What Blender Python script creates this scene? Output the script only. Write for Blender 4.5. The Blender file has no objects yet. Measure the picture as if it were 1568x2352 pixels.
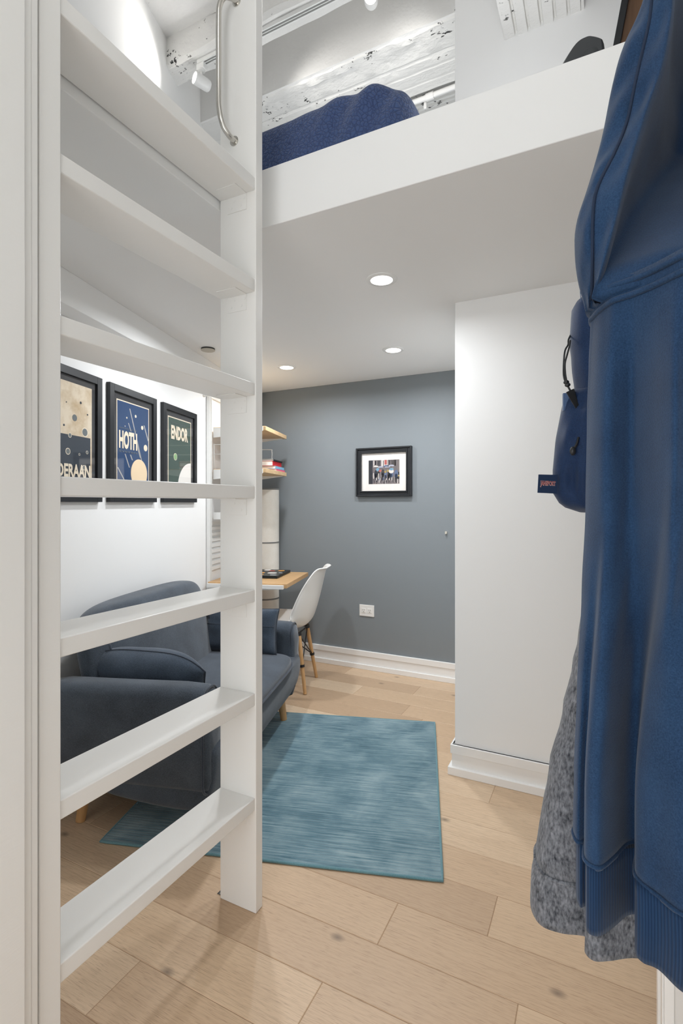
import bpy, bmesh, math, random
from mathutils import Vector, Matrix, noise as mnoise

random.seed(7)
SC = bpy.context.scene
COL = SC.collection
R = math.radians

# ------------------------------------------------------------------ camera
FPX, CX, HY, CAMH = 1176.0, 784.0, 1156.0, 1.3          # focal length in px, centre column, horizon row
TH = math.atan((1376 - 784) / FPX)                       # camera turned left of the room's depth axis
FW = Vector((-math.sin(TH), math.cos(TH), 0)); RT = Vector((math.cos(TH), math.sin(TH), 0))
cam = bpy.data.cameras.new('camera'); cam_o = bpy.data.objects.new('camera', cam); COL.objects.link(cam_o)
cam.sensor_fit = 'VERTICAL'; cam.sensor_height = 36; cam.lens = 36 * FPX / 2352
cam.shift_y = -(1176 - HY) / 2352; cam.clip_start = .02
cam_o.location = (0, 0, CAMH); cam_o.rotation_euler = (R(90), 0, TH)
SC.camera = cam_o

# ------------------------------------------------------------------ world, exposure, lights
SC.view_settings.view_transform = 'Standard'; SC.view_settings.look = 'None'
SC.view_settings.gamma = 1; SC.view_settings.use_curve_mapping = False
SC.view_settings.exposure = 0.72
SC.cycles.diffuse_bounces = 8; SC.cycles.max_bounces = 12
SC.cycles.sample_clamp_indirect = 6
wd = bpy.data.worlds.new('world'); SC.world = wd; wd.use_nodes = True
wd.node_tree.nodes['Background'].inputs[0].default_value = (.95, .97, 1, 1)
wd.node_tree.nodes['Background'].inputs[1].default_value = .25

def area(name, loc, rot, sx, sy, power, color=(1, 1, 1), spread=180):
    l = bpy.data.lights.new(name, 'AREA'); l.shape = 'RECTANGLE'; l.size = sx; l.size_y = sy
    l.energy = power; l.color = color; l.spread = R(spread)
    o = bpy.data.objects.new(name, l); COL.objects.link(o); o.location = loc; o.rotation_euler = rot
    return o
def lamp(name, loc, rot, r, power, color=(1, .95, .88), spread=150):
    l = bpy.data.lights.new(name, 'AREA'); l.shape = 'DISK'; l.size = 2 * r
    l.energy = power; l.color = color; l.spread = R(spread)
    o = bpy.data.objects.new(name, l); COL.objects.link(o); o.location = loc; o.rotation_euler = rot
    return o
# added fill light behind the camera, not a known window, and the hall's ceiling lamps
area('rear_fill', (-.45, -1.45, 1.15), (R(90), 0, 0), 1.4, 2.1, 17, (.91, .955, 1))
area('hall_ceiling_light', (-.35, .1, 3.95), (0, 0, 0), .5, .5, 2, (.95, .975, 1))
area('upper_ceiling_fill', (-.5, -.5, 2.75), (R(150), 0, 0), .9, .3, 3.5, (.96, .98, 1))      # added fill washing the upper ceiling, no real fixture there
area('loft_floor_fill', (-1.35, 2.78, 2.62), (R(180), 0, 0), 1.0, .3, 5.0, (.97, .985, 1))          # added upward fill lights, unseen behind bed and fascia
area('loft_ledge_fill', (-.25, 1.95, 2.52), (R(180), 0, 0), .4, .25, 2.2, (.97, .985, 1))  # added fill for the upper right, kept out of sight by the fascia
DOWN = [(-.837, 2.047), (-1.155, 3.017), (-1.977, 3.064), (-1.66, 2.09)]
for i, (x, y) in enumerate(DOWN):
    lamp('downlight_lamp', (x, y, 2.250), (0, 0, 0), .045, (3.2, 6.6, 5.4, 6.0)[i], (.93, .965, 1), 168)

# ------------------------------------------------------------------ materials
def lin(c):
    c = c / 255.0
    return c / 12.92 if c <= .04045 else ((c + .055) / 1.055) ** 2.4
def rgb(r, g, b): return (lin(r), lin(g), lin(b), 1)

def newmat(name, col, rough=.5, metal=0, spec=.5):
    m = bpy.data.materials.new(name); m.use_nodes = True
    b = m.node_tree.nodes['Principled BSDF']
    b.inputs['Base Color'].default_value = col; b.inputs['Roughness'].default_value = rough
    b.inputs['Metallic'].default_value = metal; b.inputs['Specular IOR Level'].default_value = spec
    return m, m.node_tree, b
def N(nt, t, **kw):
    n = nt.nodes.new(t)
    for k, v in kw.items():
        if k.startswith('i_'):
            n.inputs[k[2:].replace('_', ' ')].default_value = v
        else: setattr(n, k, v)
    return n
def coords(nt, scale=(1, 1, 1), rot=(0, 0, 0), kind='Object'):
    tc = N(nt, 'ShaderNodeTexCoord'); mp = N(nt, 'ShaderNodeMapping')
    nt.links.new(tc.outputs[kind], mp.inputs[0])
    mp.inputs['Scale'].default_value = scale; mp.inputs['Rotation'].default_value = rot
    return mp.outputs[0]
def ramp(nt, src, stops):
    r = N(nt, 'ShaderNodeValToRGB'); cr = r.color_ramp
    while len(cr.elements) < len(stops): cr.elements.new(.5)
    for e, (p, c) in zip(cr.elements, stops): e.position = p; e.color = c
    nt.links.new(src, r.inputs[0]); return r.outputs[0]
def bump(nt, b, h, strength=.2, dist=.002):
    bn = N(nt, 'ShaderNodeBump'); bn.inputs['Strength'].default_value = strength; bn.inputs['Distance'].default_value = dist
    nt.links.new(h, bn.inputs['Height']); nt.links.new(bn.outputs[0], b.inputs['Normal']); return bn
def noise_tex(nt, vec, scale, detail=3, rough=.5, dist=0):
    n = N(nt, 'ShaderNodeTexNoise'); n.inputs['Scale'].default_value = scale; n.inputs['Detail'].default_value = detail
    n.inputs['Roughness'].default_value = rough; n.inputs['Distortion'].default_value = dist
    if vec is not None: nt.links.new(vec, n.inputs['Vector'])
    return n.outputs[0]
def mix(nt, fac, a, b, blend='MIX'):
    m = N(nt, 'ShaderNodeMix'); m.data_type = 'RGBA'; m.blend_type = blend
    for sock, v in ((0, fac), (6, a), (7, b)):
        if hasattr(v, 'is_linked'): nt.links.new(v, m.inputs[sock])
        else: m.inputs[sock].default_value = v
    return m.outputs[2]
def math_n(nt, op, a, b=None):
    m = N(nt, 'ShaderNodeMath'); m.operation = op
    for i, v in enumerate((a, b)):
        if v is None: continue
        if hasattr(v, 'is_linked'): nt.links.new(v, m.inputs[i])
        else: m.inputs[i].default_value = v
    return m.outputs[0]

def paint(name, col, rough=.55, bs=.12, scale=120, spec=.4):
    m, nt, b = newmat(name, col, rough, 0, spec)
    bump(nt, b, noise_tex(nt, coords(nt), scale, 3), bs, .001)
    return m
M = {}
M['wall'] = paint('white_wall_paint', rgb(240, 240, 239), .6)
M['soffit'] = paint('soffit_paint', rgb(241, 241, 240), .7)
M['trim'] = paint('white_trim_enamel', rgb(240, 239, 237), .28, .06, 60, .5)
M['grey'] = paint('grey_wall_paint', rgb(130, 136, 140), .6, .15)
M['white_metal'] = paint('white_powder_metal', rgb(238, 238, 236), .35, .02)
M['plastic'] = newmat('white_plastic', rgb(236, 234, 230), .32)[0]
M['black_plastic'] = newmat('black_plastic', rgb(26, 27, 29), .45)[0]
M['dark_plastic'] = newmat('charcoal_plastic', rgb(52, 55, 58), .5)[0]
M['steel'] = newmat('polished_steel', rgb(205, 202, 196), .18, 1)[0]
M['black_wood'] = paint('black_frame_lacquer', rgb(34, 36, 39), .38, .04)
M['slot'] = newmat('dark_slot', rgb(40, 40, 40), .6)[0]

# ladder enamel: brushed on, with strokes
m, nt, b = newmat('ladder_enamel', rgb(237, 236, 233), .3, 0, .5)
v = coords(nt, (60, 6, 60)); v2 = coords(nt, (1, 1, 1))
h = math_n(nt, 'ADD', math_n(nt, 'MULTIPLY', noise_tex(nt, v, 4, 3), .5), noise_tex(nt, v2, 30, 2))
bump(nt, b, h, .16, .002); M['ladder'] = m

# rough painted concrete and tile (upper ceiling)
def rough_paint(name, col, pit=.64, ps=26):
    m, nt, b = newmat(name, col, .7, 0, .3)
    v = coords(nt, (1, 1.6, 1)); n1 = noise_tex(nt, v, ps, 4, .6); n2 = noise_tex(nt, v, 5, 4, .6)
    big = noise_tex(nt, v, 3.1, 2)
    p = math_n(nt, 'MULTIPLY', n1, math_n(nt, 'ADD', big, .5))
    c = ramp(nt, p, [(pit, col), (pit + .03, rgb(120, 120, 118)), (pit + .09, rgb(52, 52, 52))])
    nt.links.new(c, b.inputs['Base Color'])
    h = math_n(nt, 'ADD', math_n(nt, 'MULTIPLY', n2, 1.0), math_n(nt, 'MULTIPLY', n1, .35))
    bump(nt, b, h, .7, .02); return m
M['concrete'] = rough_paint('painted_concrete', rgb(233, 232, 229), .70, 30)
M['tile'] = rough_paint('painted_clay_tile', rgb(230, 229, 226), .66, 24)
M['plaster'] = rough_paint('painted_plaster', rgb(233, 232, 230), .80, 14)

# oak floor: per-plank tone comes from the mesh attribute 'plank'
m, nt, b = newmat('oak_planks', rgb(205, 175, 145), .42, 0, .4)
at = N(nt, 'ShaderNodeAttribute'); at.attribute_name = 'plank'
tc = N(nt, 'ShaderNodeTexCoord'); off = N(nt, 'ShaderNodeVectorMath'); off.operation = 'MULTIPLY_ADD'
nt.links.new(at.outputs['Vector'], off.inputs[0]); off.inputs[1].default_value = (13, 7, 5); nt.links.new(tc.outputs['Object'], off.inputs[2])
def mapv(scale):
    mp = N(nt, 'ShaderNodeMapping'); nt.links.new(off.outputs[0], mp.inputs[0]); mp.inputs['Scale'].default_value = scale; return mp.outputs[0]
sep = N(nt, 'ShaderNodeSeparateColor'); nt.links.new(at.outputs['Color'], sep.inputs[0])
tone = ramp(nt, sep.outputs[0], [(0, rgb(180, 153, 126)), (.4, rgb(206, 178, 148)), (.75, rgb(219, 192, 161)), (1, rgb(226, 203, 175))])
broad = noise_tex(nt, mapv((1.3, 7, 1)), 2.2, 4, .55, .6)
c1 = mix(nt, math_n(nt, 'MULTIPLY', broad, .55), tone, rgb(184, 154, 124), 'MIX')
wv = N(nt, 'ShaderNodeTexWave'); wv.wave_type = 'BANDS'; wv.bands_direction = 'Y'
nt.links.new(mapv((.9, 9, 1)), wv.inputs['Vector']); wv.inputs['Scale'].default_value = 2.6; wv.inputs['Distortion'].default_value = 16; wv.inputs['Detail'].default_value = 2; wv.inputs['Detail Scale'].default_value = .7
c2 = mix(nt, ramp(nt, wv.outputs['Fac'], [(0, (0, 0, 0, 1)), (.6, (0, 0, 0, 1)), (1, (.13, .13, .13, 1))]), c1, rgb(150, 118, 92))
pores = noise_tex(nt, mapv((9, 260, 1)), 3, 2)
c3 = mix(nt, ramp(nt, pores, [(.54, (0, 0, 0, 1)), (.72, (.5, .5, .5, 1))]), c2, rgb(128, 100, 80))
vo = N(nt, 'ShaderNodeTexVoronoi'); vo.voronoi_dimensions = '2D'; vo.inputs['Scale'].default_value = 2.6; nt.links.new(mapv((.7, 1.15, 1)), vo.inputs['Vector'])
kn = ramp(nt, vo.outputs['Distance'], [(0, (1, 1, 1, 1)), (.022, (.6, .6, .6, 1)), (.05, (0, 0, 0, 1))])
kc = N(nt, 'ShaderNodeSeparateColor'); nt.links.new(vo.outputs['Color'], kc.inputs[0])
kmask = math_n(nt, 'MULTIPLY', kn, math_n(nt, 'GREATER_THAN', kc.outputs[0], .42))
c4 = mix(nt, math_n(nt, 'MULTIPLY', kmask, .7), c3, rgb(84, 72, 64))
nt.links.new(c4, b.inputs['Base Color'])
bump(nt, b, pores, .08, .001); M['oak'] = m
M['seam'] = newmat('plank_gap', rgb(150, 122, 96), .8)[0]

# light wood (shelves, desk, chair and sofa legs)
def wood(name, a, c, axis, rough=.4):
    m, nt, b = newmat(name, a, rough, 0, .4)
    sc = [30, 30, 30]; sc[axis] = 2
    n1 = noise_tex(nt, coords(nt, sc), 1.6, 4, .6, .4)
    nt.links.new(ramp(nt, n1, [(.3, a), (.72, c)]), b.inputs['Base Color']); bump(nt, b, n1, .05, .001); return m
M['birch'] = wood('birch_veneer', rgb(222, 192, 150), rgb(205, 170, 124), 1)
M['desk_wood'] = wood('desk_oak_veneer', rgb(205, 168, 122), rgb(190, 150, 104), 1)
M['leg_wood'] = wood('beech_leg', rgb(206, 164, 116), rgb(184, 142, 94), 2)
M['brown_wood'] = wood('brown_board', rgb(110, 82, 60), rgb(86, 62, 45), 2)

# fabrics
def fabric(name, a, c, scale=260, bs=.5, rough=.9, sheen=.3, big=6.0, stretch=(1, 1, 1)):
    m, nt, b = newmat(name, a, rough, 0, .15)
    fine = noise_tex(nt, coords(nt, stretch), scale, 2, .6); lowf = noise_tex(nt, coords(nt), big, 3)
    f = math_n(nt, 'ADD', math_n(nt, 'MULTIPLY', fine, .7), math_n(nt, 'MULTIPLY', lowf, .45))
    nt.links.new(ramp(nt, f, [(.38, a), (.78, c)]), b.inputs['Base Color'])
    b.inputs['Sheen Weight'].default_value = sheen; b.inputs['Sheen Roughness'].default_value = .5
    bump(nt, b, fine, bs, .0012); return m
M['sofa'] = fabric('sofa_weave', rgb(47, 54, 63), rgb(81, 90, 101), 320, .5, .9, .3, 9)
M['sofa_pipe'] = fabric('sofa_piping', rgb(44, 50, 60), rgb(66, 74, 86), 320, .3)
M['pillow'] = fabric('pillow_weave', rgb(43, 53, 65), rgb(74, 86, 101), 320, .5, .9, .3, 9)
M['hoodie'] = fabric('blue_fleece', rgb(25, 46, 74), rgb(44, 70, 101), 700, .3, .95, .12, 14)
M['hoodie_rib'] = None
M['navy_thread'] = newmat('navy_thread', rgb(22, 38, 62), .9)[0]
M['bag'] = fabric('navy_nylon', rgb(22, 40, 70), rgb(34, 56, 92), 500, .25, .6, .1, 12)
M['bag_light'] = fabric('faded_navy_nylon', rgb(62, 84, 118), rgb(80, 102, 136), 500, .25, .7)
M['heather'] = fabric('heather_grey_jersey', rgb(46, 49, 55), rgb(134, 136, 142), 330, .3, .95, .12, 60, (1, 1, .45))
M['white_linen'] = fabric('white_linen', rgb(226, 221, 211), rgb(238, 234, 226), 160, .3, .8, .1, 20, (1, 1, 3))
# ribbed knit: vertical ribs around the garment
m, nt, b = newmat('blue_rib_knit', rgb(26, 48, 76), .95, 0, .15)
w1 = N(nt, 'ShaderNodeTexWave'); w1.bands_direction = 'X'; nt.links.new(coords(nt), w1.inputs['Vector']); w1.inputs['Scale'].default_value = 130
bump(nt, b, w1.outputs['Fac'], .35, .001); b.inputs['Sheen Weight'].default_value = .1
nt.links.new(ramp(nt, w1.outputs['Fac'], [(0, rgb(23, 43, 70)), (1, rgb(34, 58, 88))]), b.inputs['Base Color']); M['hoodie_rib'] = m
# quilt: crinkled cells
m, nt, b = newmat('navy_quilt', rgb(62, 78, 116), .9, 0, .15)
vo = N(nt, 'ShaderNodeTexVoronoi'); vo.feature = 'DISTANCE_TO_EDGE'; vo.inputs['Scale'].default_value = 72
vv = coords(nt, (1, 1, 1)); nz = N(nt, 'ShaderNodeTexNoise'); nz.inputs['Scale'].default_value = 25; nt.links.new(vv, nz.inputs['Vector'])
nt.links.new(mix(nt, .03, vv, nz.outputs['Color']), vo.inputs['Vector'])
bump(nt, b, ramp(nt, vo.outputs['Distance'], [(0, (0, 0, 0, 1)), (.25, (1, 1, 1, 1))]), .6, .004)
b.inputs['Sheen Weight'].default_value = .2
nt.links.new(ramp(nt, vo.outputs['Distance'], [(0, rgb(48, 62, 98)), (.1, rgb(68, 86, 126))]), b.inputs['Base Color']); M['quilt'] = m
# rug pile: streaks that follow the weave
WA = R(16.6)
m, nt, b = newmat('teal_rug_pile', rgb(96, 140, 152), .95, 0, .1)
v = coords(nt, (1.5, 60, 1), (0, 0, -WA)); v = coords(nt, (1, 1, 1), (0, 0, -WA))
mp = N(nt, 'ShaderNodeMapping'); nt.links.new(v, mp.inputs[0]); mp.inputs['Scale'].default_value = (2.2, 48, 1)
st = noise_tex(nt, mp.outputs[0], 2.2, 4, .65); bl = noise_tex(nt, v, 4.5, 4, .62, .5)
f = math_n(nt, 'ADD', math_n(nt, 'MULTIPLY', st, .75), math_n(nt, 'MULTIPLY', bl, .55))
nt.links.new(ramp(nt, f, [(.42, rgb(42, 78, 93)), (.58, rgb(84, 117, 130)), (.73, rgb(124, 150, 159)), (.9, rgb(158, 177, 182))]), b.inputs['Base Color'])
wv = N(nt, 'ShaderNodeTexWave'); wv.bands_direction = 'Y'; nt.links.new(v, wv.inputs['Vector']); wv.inputs['Scale'].default_value = 22; wv.inputs['Distortion'].default_value = 1.5
bump(nt, b, math_n(nt, 'ADD', wv.outputs['Fac'], noise_tex(nt, v, 300, 2)), .5, .003)
b.inputs['Sheen Weight'].default_value = .35; M['rug'] = m
M['rug_edge'] = fabric('teal_rug_binding', rgb(84, 126, 136), rgb(116, 152, 160), 300, .3)

def emis(name, col, s):
    m = bpy.data.materials.new(name); m.use_nodes = True; nt = m.node_tree; nt.nodes.clear()
    e = N(nt, 'ShaderNodeEmission'); e.inputs[0].default_value = col; e.inputs[1].default_value = s
    o = N(nt, 'ShaderNodeOutputMaterial'); nt.links.new(e.outputs[0], o.inputs[0]); return m
M['lens'] = emis('lit_lens', (1, .97, .92, 1), 6)
m = bpy.data.materials.new('picture_glass'); m.use_nodes = True; nt = m.node_tree; nt.nodes.clear()
tr = N(nt, 'ShaderNodeBsdfTransparent'); gl = N(nt, 'ShaderNodeBsdfGlossy'); gl.inputs['Roughness'].default_value = .02
lw = N(nt, 'ShaderNodeLayerWeight'); lw.inputs[0].default_value = .5; fr = math_n(nt, 'MULTIPLY_ADD', math_n(nt, 'POWER', lw.outputs['Facing'], 5.0), .9); fr.node.inputs[2].default_value = .03; mx = N(nt, 'ShaderNodeMixShader'); o = N(nt, 'ShaderNodeOutputMaterial')
nt.links.new(fr, mx.inputs[0]); nt.links.new(tr.outputs[0], mx.inputs[1]); nt.links.new(gl.outputs[0], mx.inputs[2]); nt.links.new(mx.outputs[0], o.inputs[0])
M['glass'] = m
def flat(key, r, g, b_, rough=.7):
    M[key] = newmat(key, rgb(r, g, b_), rough, 0, .3)[0]; return M[key]
flat('mat_charcoal', 62, 62, 64); flat('cream', 233, 220, 198); flat('ink_slate', 55, 62, 72); flat('ink_blue', 44, 70, 108)
flat('ink_green', 66, 84, 76); flat('pale_green', 140, 178, 128); flat('bar_grey', 172, 170, 168); flat('mat_white', 236, 230, 224)
flat('peach', 236, 212, 178); flat('ink_mid', 112, 118, 120); flat('tag_red', 158, 52, 54); flat('tag_navy', 36, 54, 84)
flat('book_red', 196, 36, 44); flat('book_blue', 132, 182, 210); flat('book_black', 36, 36, 38); flat('paper', 236, 232, 226)
flat('book_pink', 210, 96, 130); flat('grey_band', 130, 130, 128, .5); flat('sticker_orange', 226, 160, 80); flat('sticker_grey', 176, 178, 180)
flat('sticker_red', 170, 70, 60); flat('laptop', 36, 42, 44, .4); flat('chrome_dark', 90, 92, 94, .3); flat('cover', 196, 190, 178)
# the old parchment print
m, nt, b = newmat('stained_parchment', rgb(226, 212, 188), .7, 0, .2)
nt.links.new(ramp(nt, noise_tex(nt, coords(nt), 6, 5, .65), [(.35, rgb(196, 172, 138)), (.55, rgb(228, 214, 192)), (.8, rgb(236, 224, 204))]), b.inputs['Base Color']); M['parchment'] = m

# ------------------------------------------------------------------ mesh builder
NV = Vector((math.cos(WA), math.sin(WA), 0)); SV = Vector((-math.sin(WA), math.cos(WA), 0))
def PW(p): return NV * p[0] + SV * p[1] + Vector((0, 0, p[2]))      # (out from the skewed left wall, along it, up) -> room
def ID(p): return Vector(p)
def at(px, D, z):                                                    # plan point at depth D on an image column, height z
    q = FW * D + RT * ((px - CX) / FPX * D); return Vector((q.x, q.y, z))
def org(o):
    v = Vector((0, 0, 0))
    while o: v += o.location; o = o.parent
    return v
class MB:
    def __init__(s, T=ID): s.v = []; s.f = []; s.mi = []; s.T = T
    def add(s, vs, fs, mi=0):
        o = len(s.v); s.v += [s.T(p) for p in vs]
        for f in fs: s.f.append([o + i for i in f]); s.mi.append(mi)
        return s
    def box(s, a, b, mi=0):
        x0, y0, z0 = a; x1, y1, z1 = b
        return s.add([(x0, y0, z0), (x1, y0, z0), (x1, y1, z0), (x0, y1, z0), (x0, y0, z1), (x1, y0, z1), (x1, y1, z1), (x0, y1, z1)],
                     [(0, 3, 2, 1), (4, 5, 6, 7), (0, 1, 5, 4), (1, 2, 6, 5), (2, 3, 7, 6), (3, 0, 4, 7)], mi)
    def loft(s, rows, closed=True, cap=True, mi=0):
        n = len(rows[0]); vs = [p for r in rows for p in r]; fs = []
        for i in range(len(rows) - 1):
            for j in range(n if closed else n - 1):
                k = (j + 1) % n
                fs.append((i * n + j, i * n + k, (i + 1) * n + k, (i + 1) * n + j))
        if cap and closed:
            fs.append(tuple(reversed(range(n)))); fs.append(tuple(range((len(rows) - 1) * n, len(rows) * n)))
        return s.add(vs, fs, mi)
    def tube(s, pts, r, seg=10, mi=0, closed=False):
        P = [Vector(p) for p in pts]; rows = []; up = None
        for i, p in enumerate(P):
            a = P[i - 1] if (i or closed) else p; c = P[(i + 1) % len(P)] if (i < len(P) - 1 or closed) else p
            t = (c - a).normalized()
            if up is None:
                up = Vector((0, 0, 1)) if abs(t.z) < .9 else Vector((1, 0, 0))
            u = (up - t * up.dot(t)).normalized(); w = t.cross(u); up = u
            rr = r[i] if isinstance(r, (list, tuple)) else r
            rows.append([p + (u * math.cos(q) + w * math.sin(q)) * rr for q in (2 * math.pi * k / seg for k in range(seg))])
        if closed: rows.append(rows[0])
        return s.loft(rows, True, not closed, mi)
    def lathe(s, prof, c=(0, 0, 0), seg=32, mi=0, ax='z'):
        rows = []
        for r, h in prof:
            row = []
            for k in range(seg):
                a = 2 * math.pi * k / seg; p = (r * math.cos(a), r * math.sin(a), h)
                row.append((p[0] + c[0], p[1] + c[1], p[2] + c[2]))
            rows.append(row)
        return s.loft(rows, True, True, mi)
    def prism(s, poly, d, mi=0):                                      # poly: 3-D points, d: extrusion vector
        a = [Vector(p) for p in poly]; d = Vector(d); return s.loft([a, [p + d for p in a]], True, True, mi)
    def sup(s, c, h, e=(4, 4), res=(32, 48), fn=None, mi=0):          # superellipsoid (exponents: plan, section)
        rows = []
        for i in range(res[0] + 1):
            ph = -math.pi / 2 + math.pi * i / res[0]; ph = max(-1.5690, min(1.5690, ph)); row = []
            cp, sp = abs(math.cos(ph)) ** (2 / e[1]), math.copysign(abs(math.sin(ph)) ** (2 / e[1]), math.sin(ph))
            for j in range(res[1]):
                t = 2 * math.pi * j / res[1]
                x = math.copysign(abs(math.cos(t)) ** (2 / e[0]), math.cos(t)) * cp
                y = math.copysign(abs(math.sin(t)) ** (2 / e[0]), math.sin(t)) * cp
                p = Vector((c[0] + h[0] * x, c[1] + h[1] * y, c[2] + h[2] * sp))
                row.append(fn(p, x, y, sp) if fn else p)
            rows.append(row)
        return s.loft(rows, True, True, mi)
    def build(s, name, mats, parent=None, smooth=None, bevel=0, bseg=2, sub=0, wn=True):
        me = bpy.data.meshes.new(name)
        L = org(parent) if parent else Vector((0, 0, 0))
        me.from_pydata([tuple(p - L) for p in s.v], [], s.f)
        for m in (mats if isinstance(mats, (list, tuple)) else [mats]): me.materials.append(M[m])
        for p, i in zip(me.polygons, s.mi): p.material_index = i
        me.update()
        bm = bmesh.new(); bm.from_mesh(me); bmesh.ops.recalc_face_normals(bm, faces=bm.faces); bm.to_mesh(me); bm.free()
        if smooth:
            for p in me.polygons: p.use_smooth = True
            if smooth is not True: me.set_sharp_from_angle(angle=R(smooth))
        o = bpy.data.objects.new(name, me); COL.objects.link(o); o.parent = parent
        if bevel:
            md = o.modifiers.new('bevel', 'BEVEL'); md.width = bevel; md.segments = bseg; md.limit_method = 'ANGLE'; md.angle_limit = R(40)
            for p in me.polygons: p.use_smooth = True
            md.harden_normals = True
        if sub:
            md = o.modifiers.new('sub', 'SUBSURF'); md.levels = sub; md.render_levels = sub
            for p in me.polygons: p.use_smooth = True
        return o
def tag(o, label, cat, group=None):
    o['label'] = label; o['category'] = cat
    if group: o['group'] = group
    return o
def thing(name, loc, label, cat, group=None):
    o = bpy.data.objects.new(name, None); COL.objects.link(o); o.location = loc; o.empty_display_size = .05
    return tag(o, label, cat, group)
def struct(o): o['kind'] = 'structure'; return o
def rebase(o):                                                        # put a one-mesh thing's origin at its base
    xs = [v.co for v in o.data.vertices]; mn = [min(c[i] for c in xs) for i in range(3)]; mx_ = [max(c[i] for c in xs) for i in range(3)]
    c = Vector(((mn[0] + mx_[0]) / 2, (mn[1] + mx_[1]) / 2, mn[2]))
    o.data.transform(Matrix.Translation(-c)); o.location = c; return o
def copy_tree(o, loc, **props):
    c = o.copy(); COL.objects.link(c); c.location = loc
    for k, v in props.items(): c[k] = v
    for ch in o.children:
        d = ch.copy(); COL.objects.link(d); d.parent = c
        for g in ch.children:
            e = g.copy(); COL.objects.link(e); e.parent = d
    return c
def crv(pts, n):                                                      # Catmull-Rom through tuples
    out = []; P = [pts[0]] + list(pts) + [pts[-1]]
    for i in range(1, len(P) - 2):
        for k in range(n):
            t = k / n; a, b_, c, d = P[i - 1], P[i], P[i + 1], P[i + 2]
            out.append(tuple(.5 * (2 * b_[q] + (c[q] - a[q]) * t + (2 * a[q] - 5 * b_[q] + 4 * c[q] - d[q]) * t * t + (3 * b_[q] - a[q] - 3 * c[q] + d[q]) * t ** 3) for q in range(len(a))))
    out.append(tuple(pts[-1])); return out
def lerp_tab(tab, x):                                                 # piecewise linear table
    tab = sorted(tab)
    if x <= tab[0][0]: return tab[0][1]
    for (a, p), (b_, q) in zip(tab, tab[1:]):
        if x <= b_: return p + (q - p) * (x - a) / (b_ - a)
    return tab[-1][1]
def smooth_tab(tab, x):
    tab = sorted(tab)
    if x <= tab[0][0]: return tab[0][1]
    for (a, p), (b_, q) in zip(tab, tab[1:]):
        if x <= b_:
            t = (x - a) / (b_ - a); t = t * t * (3 - 2 * t); return p + (q - p) * t
    return tab[-1][1]
def text_mesh(txt, w, h, T, mb, mi=0, depth=.0006, bold=.02):         # lettering fitted into w x h, mapped by T(x, y, z)
    cu = bpy.data.curves.new('lettering', 'FONT'); cu.body = txt; cu.size = 1; cu.offset = bold; cu.extrude = .01; cu.resolution_u = 3
    ob = bpy.data.objects.new('lettering', cu); COL.objects.link(ob)
    dg = bpy.context.evaluated_depsgraph_get(); me = bpy.data.meshes.new_from_object(ob.evaluated_get(dg))
    xs = [v.co.x for v in me.vertices]; ys = [v.co.y for v in me.vertices]
    x0, x1, y0, y1 = min(xs), max(xs), min(ys), max(ys)
    vs = [T((v.co.x - x0) / (x1 - x0) * w, (v.co.y - y0) / (y1 - y0) * h, depth * (1 if v.co.z > 0 else 0)) for v in me.vertices]
    mb.add(vs, [tuple(p.vertices) for p in me.polygons], mi)
    bpy.data.objects.remove(ob); bpy.data.curves.remove(cu); bpy.data.meshes.remove(me)

# ------------------------------------------------------------------ the setting
WN = -1.59                       # skewed left wall plane (n)
YB = 3.68                        # grey back wall
ZS, ZL = 2.265, 2.47             # loft underside and loft floor
YF = 1.48                        # loft front edge
ZC = 4.12                        # upper ceiling
XR, YR = .148, 1.42              # right wall plane and its end
struct(MB(PW).box((WN - .1, .3, 0), (WN, 4.3, 4.5)).build('wall_left', 'wall'))
struct(MB().box((-3.2, YB, 0), (.2, YB + .1, 4.5)).build('wall_back', 'grey'))
struct(MB().box((-1.8, 3.41, ZL), (-.6, 3.46, 3.95)).build('wall_loft', 'grey'))
struct(MB().box((-.622, 2.45, 0), (1.3, YB, 4.5)).build('wall_column', 'wall', bevel=.004))
struct(MB().box((XR, -1.7, 0), (XR + .12, YR, 4.5)).build('wall_right', 'wall'))
struct(MB().box((1.3, -1.7, 0), (1.4, YB, 4.5)).build('wall_niche', 'wall'))
struct(MB().box((-1.3, -1.8, 0), (1.4, -1.7, 4.5)).build('wall_behind', 'wall'))
struct(MB().box((-2.35, .5, 0), (-1.1, .6, 4.5)).build('wall_front', 'wall'))
struct(MB().box((-1.12, -1.7, 0), (-.985, .624, 4.5)).build('wall_hall', 'trim'))
wf = MB()
for a, b_ in (((-1.18, -1.7, .05), (-1.15, -1.64, 2.25)), ((.25, -1.7, .05), (.28, -1.64, 2.25)), ((-1.15, -1.7, .05), (.25, -1.64, .09)), ((-1.15, -1.7, 2.21), (.25, -1.64, 2.25)), ((-.465, -1.7, .09), (-.435, -1.66, 2.21))): wf.box(a, b_)
struct(wf.build('added_window_1', 'trim', bevel=.003))  # frame added around the rear fill light; no window is known here
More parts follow.
